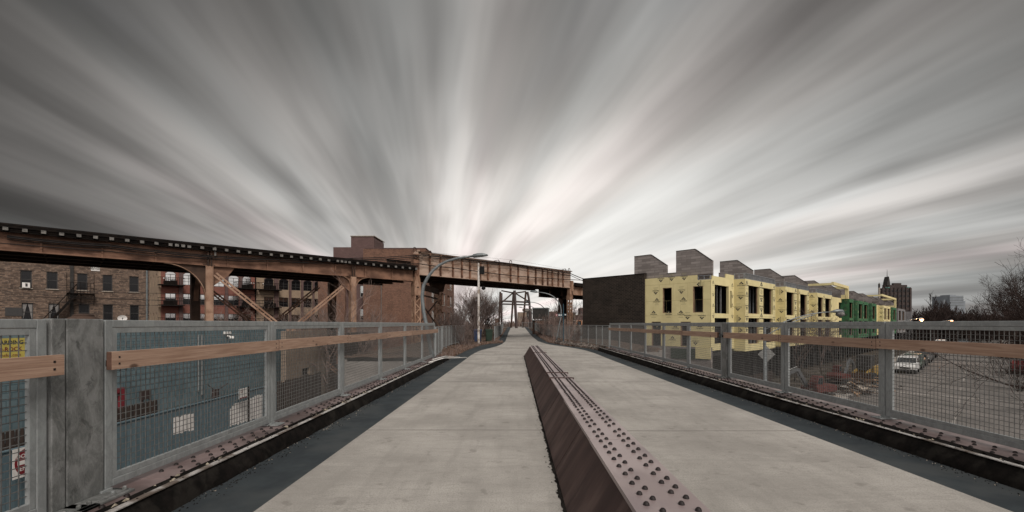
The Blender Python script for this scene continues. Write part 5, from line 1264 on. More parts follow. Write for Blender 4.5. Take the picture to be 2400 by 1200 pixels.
# ================================================================ FAR BUILDINGS
def tower():
    Y=520; r=empty('tower_block',(Y*U(2103),Y,GZ),0,'tall brown stepped tower with a green spire on the horizon','tower')
    s=Y/F; H=lambda py: (HY-py)*s+CAMZ-GZ
    xx=lambda p:(p-2103)*s
    m=MB(); m.box(xx(2069),xx(2137),0,5,0,H(675)); m.box(xx(2076),xx(2128),1,5,H(675),H(667.5)); m.box(xx(2098),xx(2116),2,5,H(667.5),H(663)); 
    for k in range(8): a=2067+k*9.2; m.box(xx(a),xx(a+2.4),-1,0,0,H(673.5))
    m.build('tower','tower_brick',r)
    m=MB()
    for k in range(7):
        for j in range(6): a=2070.5+k*9.2; m.box(xx(a),xx(a+4.2),-.3,-.05,H(684+j*12),H(679+j*12))
    m.build('windows','glass_dark',r)
    m=MB(); m.prism([(xx(2078),-.5,H(669)),(xx(2086),-.5,H(669)),(xx(2085),-.5,H(661)),(xx(2082.8),-.5,H(648)),(xx(2082.2),-.5,H(648)),(xx(2079),-.5,H(661))],(0,6,0)); m.build('spire','roof_dark',r)
    m=MB(); m.tube([(xx(2082.5),2,H(648)),(xx(2082.5),2,H(631))],[.35,.12],5); m.build('mast','roof_dark',r)
    m=MB(); m.box(xx(2074),xx(2084),-1.0,-.31,H(675.4),H(673)); m.box(xx(2124),xx(2131),-.5,3,H(674.5),H(672.6)); m.build('green_trim','copper_green',r)
    for a in (2070.5,2091.5): m=MB(); m.tube([(xx(a),6,H(676)),(xx(a),6,H(662))],.5,5); m.build('antenna','tie_end',r)
tower()
Y=300; s=Y/F
r=empty('chimney_stack',(Y*U(2060.5),Y,GZ),0,'thin banded smokestack just left of the far brown tower','chimney')
m=MB(); m.lathe([(.75,0),(.5,(HY-665)*s+5.5)],(0,0,0),10); m.build('stack','stone',r); m=MB(); m.lathe([(.55,0),(.55,2.4)],(0,0,(HY-674)*s+5.5),10); m.build('band','roof_dark',r)
Y=700; s=Y/F
r=empty('grey_building',(Y*U(2243),Y,GZ),0,'hazy grey stepped building on the horizon above the lit street lamps','building')
m=MB(); q=lambda p:(p-2243)*s; h=lambda py:(HY-py)*s+CAMZ-GZ
m.box(q(2226),q(2258),0,30,0,h(693)); m.box(q(2219),q(2226),5,25,0,h(702)); m.box(q(2258),q(2270),5,25,0,h(705)); m.box(q(2232),q(2246),4,20,h(693),h(690.5)); m.build('wall','grey_far',r)
m=MB()
for k in range(4): m.box(q(2226),q(2258),-.4,-.05,h(698+k*6),h(696.5+k*6))
m.build('window_bands','metal_pole',r)
# buildings straight ahead, beyond the bridge
def simple(name,px0,px1,py,Y,mat,label,nw=3,depth=12,wins=True,roof='stone',cat='building',zb=GZ):
    s=Y/F; r=empty(name,(Y*U((px0+px1)/2),Y,zb),0,label,cat); w=(px1-px0)*s/2; h=(HY-py)*s+CAMZ-zb
    rows=[h-1.4-k*3.1 for k in range(int((h-.8)/3.1))]; hs=[]
    for z in rows:
        for i in range(nw): c=-w+2*w*(i+.5)/nw; hs.append((c-w/nw*.35,c+w/nw*.35,z-1.3,z))
    m=MB(); wall_holes(m,-w,w,0,h,hs if wins else [],0,.3); m.box(-w,-w+.3,.3,depth,0,h); m.box(w-.3,w,.3,depth,0,h); m.box(-w+.3,w-.3,.3,depth,h-.4,h-.2); m.build('wall',mat,r)
    m=MB(); m.box(-w-.05,w+.05,-.08,.4,h,h+.15); m.build('coping',roof,r)
    if wins:
        for a,b,z0,z1 in hs[:24]: window(r,a,b,z0,z1,0,'glass_dark','frame_white',(1,2),.12)
    return r
simple('brick_building',1213,1234,732.5,170,'tan_wall','low tan building framed by the arch bridge legs',4,14)
r=simple('office_building',1229,1247,729,240,'roof_dark','dark flat building beyond the right leg of the arch bridge',5,14)
m=MB(); m.box(-3,2.2,2,6,(HY-729)*240/F+5.6,(HY-723.5)*240/F+5.6); m.build('rooftop_unit','tie_end',r)
simple('brick_building',1160,1170,747,150,'brick_brown','small orange brick house left of the arch bridge',2,8)
simple('brick_building',1336,1349,734,120,'tan_wall','pale beige building between the railway column and dark brick wall',2,10)
simple('brick_building',1347,1372,739,135,'brick_plum','low dark building behind the pale one beside the dark brick wall',3,10)
simple('brick_building',1359.5,1366,722,190,'brick_plum','small dark brick tower peeking beside the dark brick wall',1,6)
simple('brick_building',1287,1316,731,160,'brick_plum','low dark building behind the bare trees right of the billboard',4,10)
simple('brick_building',1255,1275,752,90,'brick_brown','small orange brick building under the billboard',2,6,zb=-1.5)
def shop():
    Y=98; s=Y/F; r=empty('shop',(Y*U(1352),Y,GZ),0,'shop front with orange framed windows beside the dark brick wall','shop'); q=lambda p:(p-1352)*s; h=lambda py:(HY-py)*s+CAMZ-GZ
    m=MB(); wall_holes(m,q(1334),q(1372),0,h(750),[(q(1338),q(1349),h(761),h(752.5)),(q(1353),q(1362),h(761),h(752.5))],0,.3); m.box(q(1334),q(1372),.3,6,h(751.5),h(750.4)); m.build('wall','stone',r)
    m=MB(); m.box(q(1351),q(1353),-.1,-.002,h(763),h(751)); m.box(q(1362),q(1364),-.1,-.002,h(763),h(751)); m.box(q(1353),q(1362),-.1,-.002,h(752.4),h(751)); m.build('orange_frame','shop_orange',r)
    m=MB(); m.box(q(1338),q(1362),.2,.25,h(761),h(752)); m.build('glazing','glass_sky',r)
    m=MB(); m.box(q(1355),q(1360),-.06,-.0,h(760),h(755)); m.build('poster','teal',r)
shop()
# billboard seen from behind
r=empty('billboard',(60*U(1268),62,0),0,'dark back of a large billboard rising behind bare trees','billboard')
s=62/F; m=MB(); z0,z1=zat(751.5,62),zat(722,62); w=18*s
m.box(-w,w,-.1,.1,z0+.2,z1); m.build('panel','roof_dark',r); m=MB(); m.box(-w-.05,w+.05,-.16,-.101,z1-.1,z1+.05); m.box(w,w+.18,-.16,.2,z0,z1); m.box(-w-.05,w+.2,-.5,.2,z0,z0+.12)
m.build('frame','metal_pole',r); m=MB()
for x in (-1,1): m.tube([(x*.9,0,-4),(x*.9,0,z0)],.16,8)
m.build('legs','rust_dark',r)
# arch bridge ahead
def arch_bridge():
    Y=97; s=Y/F; r=empty('arch_bridge',(0,Y,pz(Y)),0,'brown steel arch bridge frame standing over the far path','bridge'); q=lambda p:(p-CX)*s; h=lambda py:zat(py,Y)-pz(Y)
    def leg(pb,pt,yb,yt,y=0,w=.34,mat='arch_steel',seg=None):
        m=MB(); pts=seg or [(q(pb),y,-.5 if yb is None else h(yb)),(q(pt),y,h(yt))]; m.tube(pts,w*.68,8); m.build('leg',mat,r)
    leg(1169,1172.5,None,684,.0,.30,'rust_dark'); leg(1174.5,1174,None,684,4,.34)
    leg(1197.5,1203.5,None,684,0,.30,'rust_dark'); leg(1210.5,1206,None,684,-4,.42)
    leg(1224.5,1232.5,None,684,0,.30,'rust_dark')
    m=MB(); pts=[(q(1236),0,h(684)),(q(1239),0,h(697)),(q(1241),0,h(712)),(q(1242.5),0,h(735)),(q(1243),0,-.5)]; m.tube(pts,.24,8); m.build('leg','arch_steel',r)
    m=MB(); m.tube([(q(1176),0,h(705.5)),(q(1240),0,h(708.5))],.21,6); m.tube([(q(1176),0,h(712.5)),(q(1240),0,h(714.5))],.18,6); m.build('crossbar','arch_steel',r)
    m=MB(); 
    for a in (((1176),709,1203,685.5),((1206),686,1240,707),((1175),681,1206,687),((1206),687,1233,683)): m.tube([(q(a[0]),.2,h(a[1])),(q(a[2]),.2,h(a[3]))],.16,6)
    m.build('brace','rust_dark',r)
    return r
arch_bridge()
low_fence([(-3.7,92),(-1.3,94)],'short mesh panel at the far end of the path, left of centre',1.1,.1,1.4)
low_fence([(1.4,94),(4.0,92)],'short mesh panel at the far end of the path, right of centre',1.1,.1,1.4)
low_fence([(-3.6,66),(-2.4,65)],'short pale mesh panel closing the far left fence',1.2,.2,1.2)
# ================================================================ TREES AND SHRUBS
def grow(m,mt,p,d,L,r,depth,rng,spread=.5,up=.12,n=3,seg=3,minr=.004,wob=.18):
    pts=[p.copy()]; rad=[r]; q=p.copy(); dd=d.copy()
    for i in range(seg):
        dd=(dd+Vector((rng.gauss(0,wob),rng.gauss(0,wob),rng.gauss(0,wob)+up))).normalized(); q=q+dd*(L/seg); pts.append(q.copy()); rad.append(max(minr,r*(1-.45*(i+1)/seg)))
    m.tube(pts,rad,5 if r>.03 else 3,mt,False)
    if depth<=0: return
    k=n if depth>1 else n+1
    for j in range(k):
        t=rng.uniform(.35,1.0) if j<k-1 else 1.0
        i=min(seg-1,int(t*seg)); f=t*seg-i; b=pts[i].lerp(pts[i+1],min(f,1)); 
        a=rng.uniform(0,2*math.pi); o=dd.orthogonal().normalized(); o=Matrix.Rotation(a,3,dd)@o
        nd=(dd+o*rng.uniform(spread*.6,spread*1.4)).normalized()
        grow(m,mt,b,nd,L*rng.uniform(.6,.85),max(minr,r*.58),depth-1,rng,spread,up,n,seg,minr,wob)
def tree(name,x,y,z,h,seed,label,cat='tree',group=None,depth=5,trunk=.16,spread=.55,n=3,mat='twig',stems=1,bark='bark',up=.10,minr=.006,tl=.3,lean=(0,0)):
    rng=random.Random(seed); r=empty(name,(x,y,z),0,label,cat,group)
    t=MB(); c=MB()
    for s in range(stems):
        a=rng.uniform(0,6.28); d=Vector((lean[0]+(math.cos(a)*.35 if stems>1 else rng.gauss(0,.05)),lean[1]+(math.sin(a)*.35 if stems>1 else 0),1)).normalized()
        p0=Vector((math.cos(a)*.12*(stems>1),math.sin(a)*.12*(stems>1),-.1)); L=h*tl
        pts=[p0]; q=p0.copy(); dd=d.copy()
        for i in range(4): dd=(dd+Vector((rng.gauss(0,.07),rng.gauss(0,.07),.05))).normalized(); q=q+dd*(L/4); pts.append(q.copy())
        t.tube(pts,[trunk*(1-.1*i) for i in range(5)],8,0,True)
        for j in range(n+2):
            b=pts[4] if j<2 else pts[rng.randint(2,4)]; o=Matrix.Rotation(rng.uniform(0,6.28),3,dd)@dd.orthogonal().normalized()
            grow(c,0,b,(dd+o*rng.uniform(.3,.9)*spread*1.5).normalized(),h*.30*rng.uniform(.8,1.15),trunk*.6,depth-1,rng,spread,up,n,3,minr)
    t.build('trunk',bark,r,smooth=True); c.build('crown',mat,r); return r
def shrub(x,y,z,h,seed,label,group=None,stems=16,mat='twig',depth=3,fan=.55,minr=.004):
    rng=random.Random(seed); r=empty('bare_shrub',(x,y,z),0,label,'shrub',group); c=MB()
    for s in range(stems):
        a=rng.uniform(0,6.28); k=rng.uniform(.1,fan); d=Vector((math.cos(a)*k,math.sin(a)*k,1)).normalized()
        grow(c,0,Vector((math.cos(a)*.08,math.sin(a)*.08,-.05)),d,h*.42*rng.uniform(.7,1.2),.016,depth,rng,.42,.10,2,3,minr,.12)
    c.build('stems',mat,r); return r
G1='bare shrubs in the dirt left of the path'
shrub(-3.45,29.8,.05,2.6,1,'bushy bare shrub at the end of the bridge left of the white pole',G1,26,depth=4)
shrub(-3.2,31.4,.05,2.2,2,'smaller bare shrub just behind the biggest one beside the white pole',G1,16,depth=4)
tree('bare_tree',-3.9,43,.0,4.7,3,'round twiggy bare tree behind the white pole',group='bare trees left of the path',depth=5,trunk=.07,spread=.5,n=3,stems=3,tl=.18)
tree('bare_tree',-4.6,52,.0,6.3,4,'pale taller bare tree farther behind the recycling bins',group='bare trees left of the path',depth=5,trunk=.08,spread=.45,n=3,stems=4,mat='twig_warm',tl=.2)
tree('bare_tree',-5.4,40,-.1,3.0,5,'bare tree at the left of the clump in front of the brick block',group='bare trees left of the path',depth=5,trunk=.08,spread=.5,n=3,stems=3,tl=.2)
tree('bare_tree',-4.4,60,.0,5.6,44,'farthest bare tree of the clump, right of the white pole',group='bare trees left of the path',depth=5,trunk=.09,spread=.45,n=3,stems=3,mat='twig',tl=.2)
r=empty('evergreen_bush',(-3.1,52,.0),0,'small dark evergreen bush behind the green bin','shrub')
rng=random.Random(6); c=MB()
for i in range(1500):
    h=rng.random(); a=rng.uniform(0,6.28); rr=(1-h)*.9*math.sqrt(rng.random())+.04; p=V(rr*math.cos(a),rr*math.sin(a),.1+h*2.0); d=V(math.cos(a),math.sin(a),rng.uniform(-.3,.6)).normalized()*.16; o=d.cross(V(0,0,1)).normalized()*.03; c.add([p-o,p+o,p+d],[(0,1,2)])
c.build('foliage','evergreen',r)
G2='bare bushes along the right edge of the path'
for i,(x,y,h,lb) in enumerate(((3.9,34.0,1.9,'reddish bare bush around the foot of the nearest right lamp'),(4.2,31.5,1.0,'low scrubby bush in the dirt right of the teal signpost'),(3.5,40.5,2.2,'bare bush just beyond the nearest right lamp'),(3.3,45,2.3,'thin bare bush in front of the billboard legs'),(3.2,50,2.1,'bare bush left of the billboard'),(3.1,58,2.2,'far bare bush beside the pale curved lamp'))):
    shrub(x,y,pz(y)+.05,h,20+i,lb,G2,14,'twig' if i%2 else 'twig_warm',4)
tree('bare_tree',6.8,60,-4,8.6,33,'tall bare tree between the billboard and the railway column',group='bare trees right of the path',depth=6,trunk=.13,spread=.5,n=3,mat='twig_warm')
tree('bare_tree',8.6,66,-4,7.6,34,'bare tree partly behind the right railway column',group='bare trees right of the path',depth=5,trunk=.12,spread=.5,n=3,mat='twig')
# pale leaning bare saplings by the railway, left
G3='bare trees at the railway foot'
for i,(p,Y,h,lb) in enumerate(((770,30,7.3,'pale bare tree growing through the bracing of the second railway column'),(880,35,6.6,'thin bare tree right of the second railway column'),(600,42,6.8,'bare tree behind the crossing railway diagonals'),(530,46,6.5,'small bare tree in front of the red brick block'),(740,40,6.8,'bare tree in front of the tan brick block'))):
    tree('bare_tree',Y*U(p),Y,GZ,h,60+i,lb,group=G3,depth=5,trunk=.09,spread=.55,n=3,mat='twig_warm',stems=2)
# right
G4='bare trees along the right side of the street'
for i,(x,y,h,lb) in enumerate(((53,41,13.0,'big dark bare tree reaching in at the right edge above the railing'),(61,51,13.6,'dark bare tree second from the right edge'),(71,61,12.2,'dark bare tree right of the second lit street lamp'),(80,73,11,'bare tree on the right, above the far parked cars'),(92,86,11.5,'far bare tree over the second lit street lamp'),(45,34,7.2,'low dark bare tree at the right edge just above the railing'))):
    rt=tree('bare_tree',x,y,GZ,h,80+i,lb,group=G4,depth=6,trunk=.24,spread=.6,n=3,mat='twig_dark',tl=.24,minr=.010 if i else .008)
G5='bare trees beyond the townhouse row'
for i,(p,Y,h,lb) in enumerate(((2196,170,12.5,'bare upright tree beyond the far end of the townhouses, right of the tower'),(2176,150,10,'bare tree just right of the brown tower'),(2212,185,12.5,'bare upright tree left of the hazy grey building'),(2163,160,8.5,'low bare tree at the end of the grey row'),(2290,140,9,'dark bare tree behind the second lit lamp'),(2236,150,6.5,'low bare tree below the hazy grey building'))):
    tree('bare_tree',Y*U(p),Y,GZ,h,100+i,lb,group=G5,depth=5,trunk=.26,spread=.38,n=3,mat='twig_dark',minr=.035,up=.2)
# street trees before the yellow houses
G6='young street trees before the yellow houses'
for i,(p,Y,h,lb) in enumerate(((1862,44,6.4,'bare street tree before the third and fourth yellow bays'),(1925,50,6.3,'bare street tree before the two window bay near the lamp head'),(1955,60,6.3,'bare street tree before the green bays'))):
    tree('street_tree',Y*U(p),Y,GZ,h,120+i,lb,group=G6,depth=5,trunk=.08,spread=.6,n=3,mat='twig')
# tree below the bridge whose limb hangs into view on the right
r=empty('bare_tree',(21.5,15.2,GZ),0,'bare tree below the bridge sending a long limb behind the right railing','tree'); rng=random.Random(5)
t=MB(); t.tube([(0,0,0),(.1,.1,1.5),(-.1,.2,3),(0,.1,5)],[.2,.17,.14,.08],8); t.build('trunk','bark',r,smooth=True)
c=MB(); pts=[V(0,.1,2.6),V(-1.2,.3,3.0),V(-2.6,.6,3.05),V(-4.0,1.0,3.35),V(-5.2,1.3,3.85),V(-6.2,1.6,4.5)]; c.tube(pts,[.07,.055,.045,.03,.02,.01],5,0,False)
for i in range(34):
    k=rng.uniform(.3,4.9); j=int(k); b=pts[j].lerp(pts[j+1],k-j); d=Vector((-.8+rng.gauss(0,.4),rng.gauss(0,.6),rng.gauss(.1,.55))).normalized(); grow(c,0,b,d,rng.uniform(.5,1.1),.012,2,rng,.5,.03,2,3,.005)
for i in range(16): grow(c,0,V(0,.1,rng.uniform(2.5,4.9)),Vector((rng.gauss(0,1),rng.gauss(0,1),.6)).normalized(),1.6,.03,3,rng,.5,.05,3,3,.005)
c.build('crown','twig_dark',r)
G7='brush on the verge right of the street'
for i,(x,y,h,lb) in enumerate(((33.0,26.5,2.6,'brush on the verge at the lower right behind the railing'),(36,30,2.8,'dark brush right of the street, upper of the pair behind the railing'),(29.5,21.5,2.6,'nearest brush below the right end of the railing'),(41,37,2.8,'far dark brush beside the parked red car'))):
    shrub(x,y,GZ,h,140+i,lb,G7,26,'twig_dark',4,.9,.007)
# far-off wood: one mass of twigs
def wood_mass(name,cells,label,mat,seed,minr):
    rng=random.Random(seed); m=MB()
    for (x,y,h) in cells:
        for s in range(3):
            grow(m,0,Vector((x+rng.uniform(-2,2),y+rng.uniform(-2,2),GZ)),Vector((rng.gauss(0,.12),0,1)).normalized(),h*.42,h*.012+.05,4,rng,.45,.12,3,2,minr)
    tag(m.build(name,mat),label,'wood',kind='stuff')
rng=random.Random(4)
wood_mass('far_wood',[(Y*U(px),Y,rng.uniform(6.5,9)) for px,Y in [(rng.uniform(2140,2420),rng.uniform(120,190)) for _ in range(46)]],'dark leafless wood closing the view beyond the street on the right','twig_dark',1,.05)
wood_mass('far_wood',[(Y*U(px),Y,rng.uniform(4.5,6.5)) for px,Y in [(rng.uniform(1085,1260),rng.uniform(115,170)) for _ in range(26)]],'brown leafless wood on the horizon behind the arch bridge','twig_warm',2,.05)
# solid undergrowth below the woods on the right
def bank(pts,h,label,mat,seed):
    rng=random.Random(seed); m=MB(); n=len(pts)
    for i in range(5200):
        k=rng.uniform(0,n-1.001); j=int(k); a=Vector(pts[j]).lerp(Vector(pts[j+1]),k-j); p=a+Vector((rng.gauss(0,2.2),rng.gauss(0,2.2),0)); p.z=GZ+h*rng.random()**1.3
        d=Vector((rng.gauss(0,1),rng.gauss(0,1),rng.gauss(.3,.7))).normalized()*rng.uniform(.4,1.1)*(p.y/60); o=d.cross(Vector((rng.random(),rng.random(),1))).normalized()*.035*(p.y/50)
        m.add([p-o,p+o,p+d],[(0,1,2)])
    tag(m.build('undergrowth',mat),label,'undergrowth',kind='stuff')
bank([(40,29,GZ),(50,38,GZ),(64,52,GZ),(85,73,GZ),(112,100,GZ),(150,128,GZ)],3.6,'dark tangled undergrowth behind the street trees on the right','twig_dark',3)
bank([(105,128,GZ),(150,150,GZ),(170,150,GZ)],5.5,'dark tangled undergrowth closing the far end of the street','twig_dark',4)
# dry leaves and grass in the dirt beside the path
m=MB(); rng=random.Random(12)
for i in range(9000):
    y=19.6+ (rng.random()**1.6)*62; side=rng.random()<.45
    x=(sm(Lo,y,.5)-abs(rng.gauss(0,.5))-.03) if side else (sm(Ro,y,.5)+abs(rng.gauss(0,.5))+.03)
    if not side and y<26.2: continue
    if x<-4.3 or x>6: continue
    z=pz(y)+.02+min(abs((sm(Lo,y,.5) if side else sm(Ro,y,.5))-x),.8)*.13; a=rng.uniform(0,6.28); s=rng.uniform(.02,.05)*(1+y/60)
    if rng.random()<.6: m.add([(x+s*math.cos(a),y+s*math.sin(a),z+rng.uniform(-.01,.03)),(x+s*math.cos(a+2),y+s*math.sin(a+2),z+rng.uniform(-.01,.03)),(x+s*math.cos(a+4),y+s*math.sin(a+4),z+rng.uniform(0,.05))],[(0,1,2)],0)
    else: m.add([(x,y,z-.02),(x+.012*(1+y/50),y,z-.02),(x+rng.gauss(0,.06),y+rng.gauss(0,.05),z+rng.uniform(.05,.2))],[(0,1,2)],1)
tag(m.build('leaf_litter',['leaf_dry','twig_warm']),'dry leaves and grass scattered in the dirt on both sides of the path','leaf litter',kind='stuff')
# ================================================================ STREET FURNITURE AND VEHICLES
def street_lamp(x,y,lit,label):
    r=empty('street_lamp',(x,y,GZ),0,label,'street lamp','street lamps along the road')
    D=5.1; H=CAMZ-GZ; m=MB(); m.lathe([(.17,0),(.17,.5),(.11,.6),(.075,H-.2),(.05,H+.02)],(0,0,0),10); m.build('pole','metal_pole',r,smooth=True)
    for dz in (0,-.55):
        m=MB(); n=10; pts=[]
        for k in range(n+1): t=k/n; pts.append((4.05*t if dz==0 else 3.0*t,0,(H-.35+dz*.7*(1-t))+ (1.05 if dz==0 else 1.02-.12)*math.sin(t*math.pi/2 if dz==0 else t*math.pi/2*.86)*1.0))
        m.tube(pts,.032,6); m.build('arm','metal_pole',r,smooth=True)
    m=MB(); z=H+.70; m.tube([(3.95,0,z),(4.15,0,z+.03),(4.35,0,z+.05),(4.6,0,z+.03),(4.75,0,z-.04)],[.04,.09,.13,.12,.03],10); m.v=[(a,b*1.2,c) for a,b,c in m.v]; m.build('lamp_head','metal_pole',r,smooth=True)
    m=MB(); m.lathe([(.08,-.30),(.24,-.20),(.22,-.06),(.13,-.02)],(4.5,0,z),12); m.build('lamp_glass','lamp_lit' if lit else 'tie_end',r,smooth=True)
    if lit:
        l=bpy.data.lights.new('street_light','POINT'); l.energy=260; l.color=(1,.55,.3); l.shadow_soft_size=.15; o=bpy.data.objects.new('bulb',l); COL.objects.link(o); o.parent=r; o.location=(4.5,0,z-.35)
    return r
street_lamp(14.9,27.2,False,'unlit grey street lamp reaching across the yellow houses')
street_lamp(53.5,65,True,'nearer lit street lamp glowing orange above the right railing')
street_lamp(87.5,96,True,'farther lit street lamp glowing orange near the dark wood')
r=empty('warning_sign',(15.5,28.1,GZ),0,'back of a grey diamond road sign behind the right railing','sign')
zc=zat(830.5,28.1)-GZ; m=MB(); m.prism([(0,0,zc-.52),(.54,0,zc),(0,0,zc+.52),(-.54,0,zc)],(0,.012,0)); m.build('plate','sign_back',r,bevel=.004)
m=MB(); m.box(-.03,.03,-.05,-.002,0,zc+.35); m.build('post','metal_pole',r)
def car(kind,x,y,rz,paint,label,group='cars parked along the street',lights=False,tail=False):
    r=empty('parked_car',(x,y,GZ+.02),rz,label,'car' if kind!='van' else 'van',group)
    # local x forward
    if kind=='van': prof=[(-2.5,.35),(-2.5,1.1),(-2.45,2.0),(-2.3,2.1),(1.1,2.1),(1.35,2.0),(1.95,1.2),(2.45,1.05),(2.55,.8),(2.55,.35)]; L=(-1.7,1.6); top=(-2.3,1.15,1.2,2.0); W_=.95
    elif kind=='suv': prof=[(-2.3,.4),(-2.32,1.0),(-2.2,1.7),(-2.0,1.8),(.35,1.8),(.6,1.72),(1.15,1.12),(2.15,1.0),(2.32,.75),(2.32,.4)]; L=(-1.4,1.45); top=(-2.1,.5,1.1,1.68); W_=.93
    else: prof=[(-2.25,.35),(-2.27,.85),(-2.1,1.0),(-1.6,1.05),(-1.0,1.42),(.1,1.45),(.9,1.02),(2.0,.88),(2.22,.65),(2.22,.35)]; L=(-1.35,1.4); top=(-1.4,.7,1.02,1.36); W_=.88
    m=MB(); n=len(prof); vs=[]
    for s,k in ((-1,.94),(-1,1),(1,1),(1,.94)):
        for a,b in prof:
            taper=1-.16*max(0,(b-1.0))/(.8); vs.append((a*(.985 if k<1 else 1),s*W_*(taper if k==1 else taper*.97),b if k==1 else .4+(b-.4)*.985))
    # simple shell: two sides with tumblehome and strips between them
    vs=[(a,-W_*(1-.16*max(0,b-1.0)/.8),b) for a,b in prof]+[(a,W_*(1-.16*max(0,b-1.0)/.8),b) for a,b in prof]
    m.add(vs,[tuple(range(n)),tuple(range(2*n-1,n-1,-1))]+[(i,i+n,(i+1)%n+n,(i+1)%n) for i in range(n)])
    body=m.build('body',paint,r,bevel=.05)
    # windows slightly proud of the shell
    z0,z1=top[2],top[3]; y0=W_*(1-.16*max(0,z0-1)/.8)+.004; y1=W_*(1-.16*max(0,z1-1)/.8)+.004
    for s in (-1,1):
        m=MB()
        xs=[top[0]+.15,(top[0]+top[1])/2-.35,(top[0]+top[1])/2+.3,top[1]]
        for a,b in ((xs[0],xs[1]-.04),(xs[1]+.04,xs[2]-.04),(xs[2]+.04,xs[3])):
            e=.45 if b==xs[3] else 0; m.prism([(a,s*y0,z0),(b+e*.7,s*y0,z0),(b-.05,s*y1,z1-.04),(a+.05,s*y1,z1-.04)],(0,s*.01,0))
        m.build('side_windows','glass_car',r)
    i=5 if kind!='sedan' else 5
    a,b=prof[5],prof[6]; d=V(b[0]-a[0],0,b[1]-a[1]); nrm=V(-d.z,0,d.x).normalized()*-1
    if nrm.x<0: nrm=-nrm
    p=V(a[0],0,a[1])+d*.06; q=V(a[0],0,a[1])+d*.94; m=MB(); m.prism([p+V(0,-y1+.06,0),p+V(0,y1-.06,0),q+V(0,y0-.06,0),q+V(0,-y0+.06,0)],nrm*.012); m.build('windscreen','glass_car',r)
    rx0=prof[0][0]; m=MB(); m.box(rx0-.03+.06,rx0+.12,-.6,.6,z0+.08,z1-.08) if kind!='sedan' else None
    if kind!='sedan': m.build('rear_window','glass_car',r)
    fx=prof[-1][0]
    for s in (-1,1):
        m=MB(); m.box(fx-.08,fx+.015,s*W_*.88-.16*(s>0)-.0*(s<0),s*W_*.88+.16*(s<0),.62,.8); m.build('headlight','headlamp_lit' if lights else 'sign_white',r)
        m=MB(); m.box(rx0-.015,rx0+.06,s*W_*.9-.13*(s>0),s*W_*.9+.13*(s<0),.7,.95); m.build('tail_light','tail_lit' if tail else 'paint_red',r)
        m=MB(); m.box(L[1]-.75,L[1]-.58,s*(W_+.0),s*(W_+.16),z0-.02,z0+.12); m.build('wing_mirror',paint,r)
        for X_ in L:
            w=MB(); w.tube([(X_,s*(W_-.22),.34),(X_,s*(W_+.01),.34)],.34,16); o=w.build('wheel','tyre',r); h=MB(); h.tube([(X_,s*(W_+.0),.34),(X_,s*(W_+.02),.34)],.20,12); h.build('rim','rim',o)
    m=MB(); m.box(fx-.02,fx+.012,-.45,.45,.55,.72); m.box(fx-.02,fx+.02,-W_*.9,W_*.9,.36,.5); m.build('grille','frame_dark',r)
    return r
def on_road(s,off): return (27.5+s*.712+off*.702,36.5+s*.702-off*.712)
cars=[('suv',22.5,1.15,'paint_white','white car at the front of the line parked along the road'),('suv',29,1.15,'paint_green','dark green car second in the parked line'),('sedan',35.5,1.15,'paint_black','black car third in the parked line'),('suv',42,1.2,'paint_grey','grey car fourth in the parked line'),('sedan',49,1.15,'paint_black','dark car fifth in the parked line'),('suv',56,1.15,'paint_black','dark car sixth in the parked line'),('sedan',75,1.2,'paint_grey','grey car far along the parked line'),('van',86,1.3,'paint_white','white van at the far end of the street under the handrail')]
for k,(kd,s,off,pt,lb) in enumerate(cars):
    x,y=on_road(s,off); car(kd,x,y,ANG+math.pi,pt,lb)
for kd,s,off,pt,lb in (('sedan',30,10.2,'paint_red','dark red car parked on the right side of the road'),('sedan',62,10.2,'paint_black','black car parked far along the right side of the road')):
    x,y=on_road(s,off); car(kd,x,y,ANG,pt,lb,'cars parked on the right side of the street')
for s,off,lb in ((118,4.2,'oncoming far car with glowing headlights'),):
    x,y=on_road(s,off); c=car('sedan',x,y,ANG+math.pi,'paint_grey',lb,None,True)
